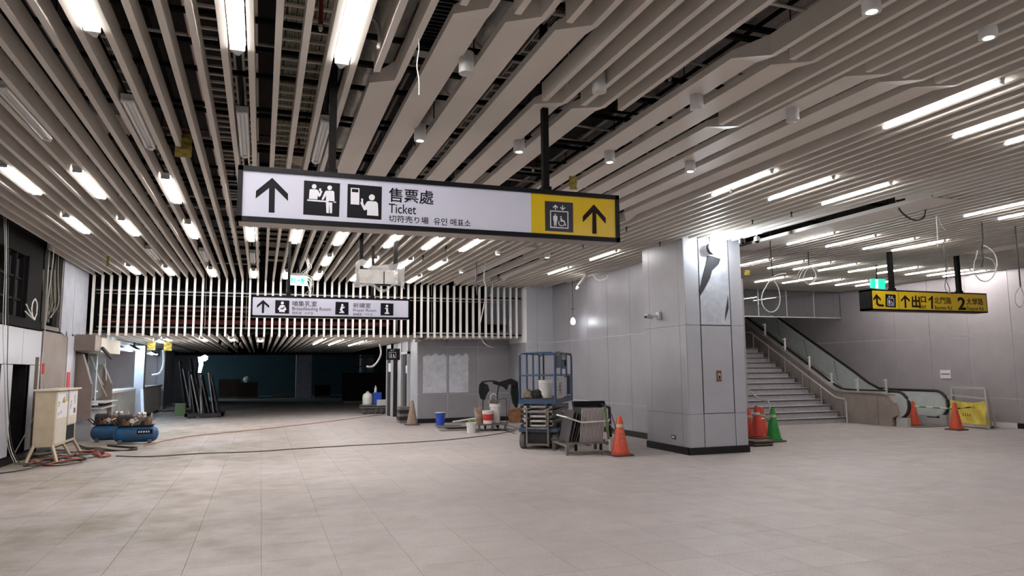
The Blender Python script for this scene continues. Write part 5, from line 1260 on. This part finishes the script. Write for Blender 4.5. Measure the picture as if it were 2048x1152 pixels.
TF = Matrix.Rotation(math.radians(-98), 4, 'X')
MB().lathe([(.112, -.02), (.115, .02), (.115, .06), (.05, .09)], (0, 0, 0), 20, TF).build('housing', 'dark_metal', t)
MB().lathe([(.06, -.055), (.115, -.04), (.12, -.021)], (0, 0, 0), 20, TF).build('lit_face', 'flood', t)
MB().tube([(0, .05, .05), (0, .1, .3)], .01, 5).build('hook', 'cable_dark', t)
p = pix(1146, 642, X=8.0)
t = thing('bulb_lamp', 'glowing work bulb with grey shade hanging on a cord before the wall panels', 'lamp', p)
MB().lathe([(.025, -.10), (.06, -.06), (.065, -.01), (.045, .05), (.03, .08)], p, 16).build('bulb', 'bulb', t, smooth=True)
MB().lathe([(.07, .02), (.05, .10), (.025, .17), (.015, .19)], p+Vector((.02, .04, 0)), 16).build('shade', 'grey_metal', t, smooth=True)
MB().tube([p+Vector((0, 0, .18)), (p.x, p.y, ZC)], .007, 5).build('cord', 'cable_dark', t)
MB().tube([p+Vector((-.06, 0, .33)), p+Vector((.06, 0, .33))], .008, 5).build('hook', 'cable_dark', t)
# dangling strip lamp near the far wall top
a, b_ = pix(1174, 548, X=8.0), pix(1155, 574, X=7.6)
t = thing('dangling_lamp', 'strip lamp hanging askew below the slats by the far wall', 'lamp', a)
MB().bar(a, b_, .06).build('lamp_body', 'lamp_white', t); MB().tube([a+Vector((-.03, 0, -.04)), b_+Vector((-.03, 0, -.04))], .02, 8).build('tube', 'tube', t)
MB().tube([a, (a.x, a.y, ZC+.05)], .006, 4).build('wire', 'cable_white', t)
a = pix(1172, 549, Z=4.0); o = MB().tube(smoothpts([pix(1185, 549, X=8.1), pix(1195, 560, X=8.1), pix(1210, 558, X=8.1), pix(1216, 550, X=8.1)], 4), .01, 5).build('cable_loop', 'cable_white'); tag(o, 'short white cable drooping beside the askew strip lamp', 'cable')

def hang(px, Y, r, m_, lab, n_=5, top=True, cat='cable', name='hanging_cable'):
    P = [pix(x, y, Y=Y) for x, y in px]
    if top: P = [Vector((P[0].x, P[0].y, max(P[0].z, ZC+.08)))]+P
    o = MB().tube(smoothpts(P, n_), r, 5).build(name, m_, smooth=True); tag(o, lab, cat); return o
hang([(1540, 450), (1541, 500), (1546, 556)], 11.3, .011, 'cable_dark', 'straight dark rod dropping right of the column', cat='rod', name='drop_rod')
hang([(1547, 552), (1535, 568), (1524, 590), (1526, 612), (1540, 624), (1554, 618), (1560, 600), (1556, 575), (1546, 556), (1560, 548), (1572, 547)], 11.3, .010, 'cable_white', 'big white teardrop cable loop right of the column', top=False)
hang([(1613, 456), (1616, 500), (1618, 532)], 12.3, .011, 'cable_dark', 'dark rod above the two small white loops', cat='rod', name='drop_rod')
hang([(1618, 530), (1603, 538), (1594, 552), (1596, 560), (1606, 540), (1618, 532), (1630, 545), (1630, 560), (1618, 568), (1608, 560), (1610, 545), (1620, 534), (1628, 540), (1632, 555), (1622, 566)], 12.3, .008, 'cable_white', 'pair of small white cable loops among the strip lamps', top=False)
hang([(1793, 402), (1800, 420), (1815, 434), (1833, 441), (1848, 434), (1852, 418), (1853, 405)], 8.3, .014, 'cable_dark', 'black cable hanging in a wide U under the slats')
hang([(1793, 400), (1799, 412)], 8.28, .02, 'red_pipe', 'red sleeve at the start of the black U cable', 3)
hang([(1868, 395), (1871, 420), (1874, 460), (1875, 494)], 8.6, .009, 'cable_white', 'long thin white wire hanging straight')
hang([(1869, 398), (1874, 430), (1882, 450), (1892, 462)], 8.6, .007, 'conduit', 'thin grey wire curling off beside the long white one')
hang([(1888, 494), (1891, 530), (1893, 560)], 10.5, .009, 'cable_dark', 'thin dark rod over the middle of the yellow exit sign', cat='rod', name='drop_rod')
for k in range(3): hang([(1891, 560), (1890+4*k, 574), (1894+3*k, 584), (1900+2*k, 588)], 10.5+.02*k, .007, ['cable_dark', 'cable_white', 'cable_dark'][k], ['thin black', 'thin white', 'short black'][k]+' wire end dangling onto the yellow exit sign', top=False)
hang([(1966, 478), (1964, 500), (1966, 520), (1964, 534)], 8.8, .013, 'cable_dark', 'black cable end above the ringed loop')
hang([(1955, 500), (1952, 515), (1948, 526), (1949, 545), (1960, 560), (1975, 562), (1988, 550), (1991, 535), (1984, 520), (1970, 515)], 8.8, .010, 'conduit', 'grey cable ring hanging near the bright wall', top=False)
hang([(1966, 490), (1980, 498), (1990, 510), (1994, 530), (1990, 540)], 8.8, .008, 'cable_white', 'white arc of cable round the grey ring', top=False)
hang([(2035, 505), (2038, 540), (2041, 575)], 8.8, .013, 'cable_dark', 'dark rod at the right edge of the view', cat='rod', name='drop_rod')
hang([(2041, 573), (2032, 585), (2030, 602), (2038, 614), (2046, 608), (2047, 590), (2042, 576)], 8.8, .009, 'conduit', 'small grey cable loop at the right edge of the view', top=False)
hang([(838, 0), (842, 20), (836, 60), (838, 95), (834, 130), (838, 160), (838, 190)], 5.0, .005, 'cable_white', 'long kinked white string among the folded boards', top=False, cat='string', name='string')
hang([(1137, 106), (1139, 124), (1134, 150), (1135, 174)], 5.6, .005, 'cable_white', 'short white string under the narrow slats', top=False, cat='string', name='string')
hang([(735, 32), (752, 45), (759, 70), (757, 98)], 5.2, .016, 'conduit', 'curved grey conduit end by the near batten')
hang([(970, 528), (968, 560), (972, 585), (962, 640), (958, 660), (968, 686), (985, 695)], 15.5, .012, 'conduit', 'long pale cable curving down before the upright slats')
hang([(953, 570), (954, 585), (955, 590)], 15.5, .015, 'cable_dark', 'black cable end before the upright slats')
hang([(759, 688), (762, 705), (756, 722), (745, 733), (733, 733)], 23.0, .03, 'white_plastic', 'thick grey hose curving left of the lift sign', top=False)
hang([(985, 576), (983, 586), (980, 592)], 19.5, .012, 'cable_white', 'short white cable end at the top of the wall nib') 
for k in range(7):
    hang([(612+R_.uniform(-8, 8), 515), (618+R_.uniform(-12, 12), 535), (608+R_.uniform(-6, 10), 548), (614+R_.uniform(-10, 14), 560+R_.uniform(-6, 14)), (612+R_.uniform(-4, 14), 590)], 15.9+.03*k, .008, ['cable_white', 'conduit'][k % 2], 'loose pale cable in the tangle above the small exit light')
for o in C.objects:
    if o.get('label') == 'loose pale cable in the tangle above the small exit light': o['group'] = 'cable tangle above the exit light'
# cables at the left wall
for k in range(3):
    o = hang([(8+4*k, 440+5*k), (10+3*k, 520), (6+5*k, 640), (9+3*k, 760), (14+4*k, 880), (28+5*k, 925)], 13.6, .006, ['conduit', 'cable_white', 'cable_dark'][k], 'long %s cable hanging down the left wall to the floor' % ['grey', 'pale', 'black'][k])
hang([(110, 460), (106, 520), (96, 600), (88, 680), (82, 740), (80, 800), (60, 850), (30, 905)], 15.2, .009, 'conduit', 'thick grey cable running from the slats to the floor by the cabinet')
for k in range(16):
    x0 = 88+k*1.9
    o = hang([(x0, 500), (x0-1, 560), (x0-1+R_.uniform(-2, 2), 610), (95+R_.uniform(-8, 8), 640+R_.uniform(-8, 5))], 17.4, .016, ['cable_white', 'conduit', 'cable_dark', 'cable_mix'][k % 4], 'cable in the thick bundle coming down beside the dark opening')
    o['group'] = 'riser cable bundle'
o = MB().tube([Vector((-3.98, 15.3, 0))+Vector((0, math.cos(a)*(.14+.012*(k % 5)), 2.78+math.sin(a)*(.16+.012*(k % 4)))) for k, a in enumerate([x*.5 for x in range(60)])], .007, 5).build('cable_coil', 'cable_white'); tag(o, 'white coil of cable hung in the dark opening on the left', 'coil')
hang([(52, 608), (62, 628), (70, 640), (60, 632), (50, 622)], 15.3, .012, 'cable_white', 'white tail trailing from the hanging coil', top=False)
# cables on the floor
def floorcable(px, r, m_, lab, n_=5, z=0, grp=None):
    P = [pix(x, y, Z=0)+Vector((0, 0, r+z)) for x, y in px]
    o = MB().tube(smoothpts(P, n_), r, 5).build('floor_cable', m_, smooth=True); tag(o, lab, 'cable', grp); return o
floorcable([(232, 913), (300, 914), (400, 908), (512, 904), (600, 898), (700, 892), (800, 887), (900, 880), (985, 870), (1030, 862)], .009, 'cable_dark', 'long black cable crossing the whole floor to the scissor lift')
floorcable([(288, 893), (330, 882), (400, 871), (512, 860), (620, 848), (700, 838), (770, 829)], .009, 'cable_red', 'long dark red cable crossing behind toward the lift doors')
for k in range(14):
    a = R_.uniform(0, 6.28); cx, cy = -3.75+R_.uniform(-.2, .5), 14.6+R_.uniform(-.3, 1.9)
    P = [(cx+(.25+.2*math.sin(j*.9+k))*math.cos(a+j*.7)*1.1, cy+(.35+.15*math.cos(j*1.3))*math.sin(a+j*.7)*1.3, .012+.006*k) for j in range(9)]
    o = MB().tube(smoothpts(P, 4), .011, 5).build('floor_cable', ['cable_dark', 'cable_mix', 'cable_red', 'cable_dark', 'conduit'][k % 5], smooth=True); tag(o, '%s cable in the tangle under the cream cabinet' % ['black', 'brown', 'red', 'black', 'grey'][k % 5], 'cable', 'cable tangle under the cabinet')
for k in range(5):
    floorcable([(140, 908+2*k), (170+5*k, 905), (200, 914+k), (222-3*k, 912), (196, 904+k), (165, 908), (150, 914)], .011, 'cable_red', 'red-brown cable loop lying right of the cream cabinet', z=.01*k, grp='red-brown loops by the cabinet')
for k in range(3):
    floorcable([(150, 890), (165+5*k, 898), (200, 903-2*k), (240, 902+k), (275, 900-k), (250, 896), (215, 893)], .010, 'cable_dark', 'black hose loop in front of the compressors', z=.01*k, grp='hose loops before the compressors')
floorcable([(0, 948), (30, 944), (60, 938), (100, 925)], .012, 'cable_dark', 'black cable at the lower left wall foot')
floorcable([(1030, 868), (1010, 862), (985, 858), (1000, 850), (1035, 856)], .009, 'cable_dark', 'black cable curled beside the scissor lift wheel')
# sprinkler heads below the slats
for k, (x, y) in enumerate(((1253, 463), (1462, 385), (1320, 492), (1166, 496), (892, 505), (846, 520), (1505, 448), (1583, 433))):
    p = pix(x, y, Z=3.98); o = MB().lathe([(.022, 0), (.01, .01), (.01, .04), (.018, .05), (.018, .16)], p, 10).build('fire_sprinkler', 'dark_metal')
    tag(o, 'small dark sprinkler head poking below the slats', 'sprinkler', 'sprinkler heads below the slats')
# bowl-shaped dish above ticket sign
p = pix(600, 322, Z=4.5); o = MB().lathe([(.03, -.06), (.10, -.03), (.14, .0), (.15, .02), (.13, .02)], p, 20).build('dish', 'cream_light', smooth=True); tag(o, 'pale round dish seen above the ticket sign between slats', 'dish')

# unseen strip lamps added to brighten the booth room behind the counters
for k, (x, y) in enumerate(((-5.6, 23.4), (-5.6, 28.6), (-5.6, 31.6))):
    dup(ps, (x, y, 2.62), label='added unseen strip lamp in the booth room, %s one behind the slatted counters' % ORD[k], group='added strip lamps in the booth room')
struct(MB().box(-7.2, -4.3, 22, 34, 2.68, 2.72).build('ceiling', 'slat'))
# thin rods and pipes crowding the open slot above the folded boards
for k in range(12):
    y = 3.6+.62*k
    o = MB().tube([(3.2, y, 4.32+.05*(k % 4)), (5.6, y+.1, 4.34+.05*(k % 3))], .014, 6).build('slot_pipe', ['conduit', 'tray', 'strut'][k % 3]); tag(o, '%s rod crossing the open slot, %s from the camera' % (['grey', 'pale', 'black'][k % 3], NUM[k]), 'rod', 'rods crossing the open slot')
for k in range(5):
    o = MB().tube([(3.75+.22*k, 3.5, 4.5+.03*k), (3.75+.22*k, 13, 4.5+.03*k)], .02, 6).build('slot_pipe', ['conduit', 'strut', 'tray'][k % 3]); tag(o, '%s pipe running along the open slot, %s across' % (['grey', 'black', 'pale'][k % 3], NUM[k]), 'pipe', 'pipes along the open slot')
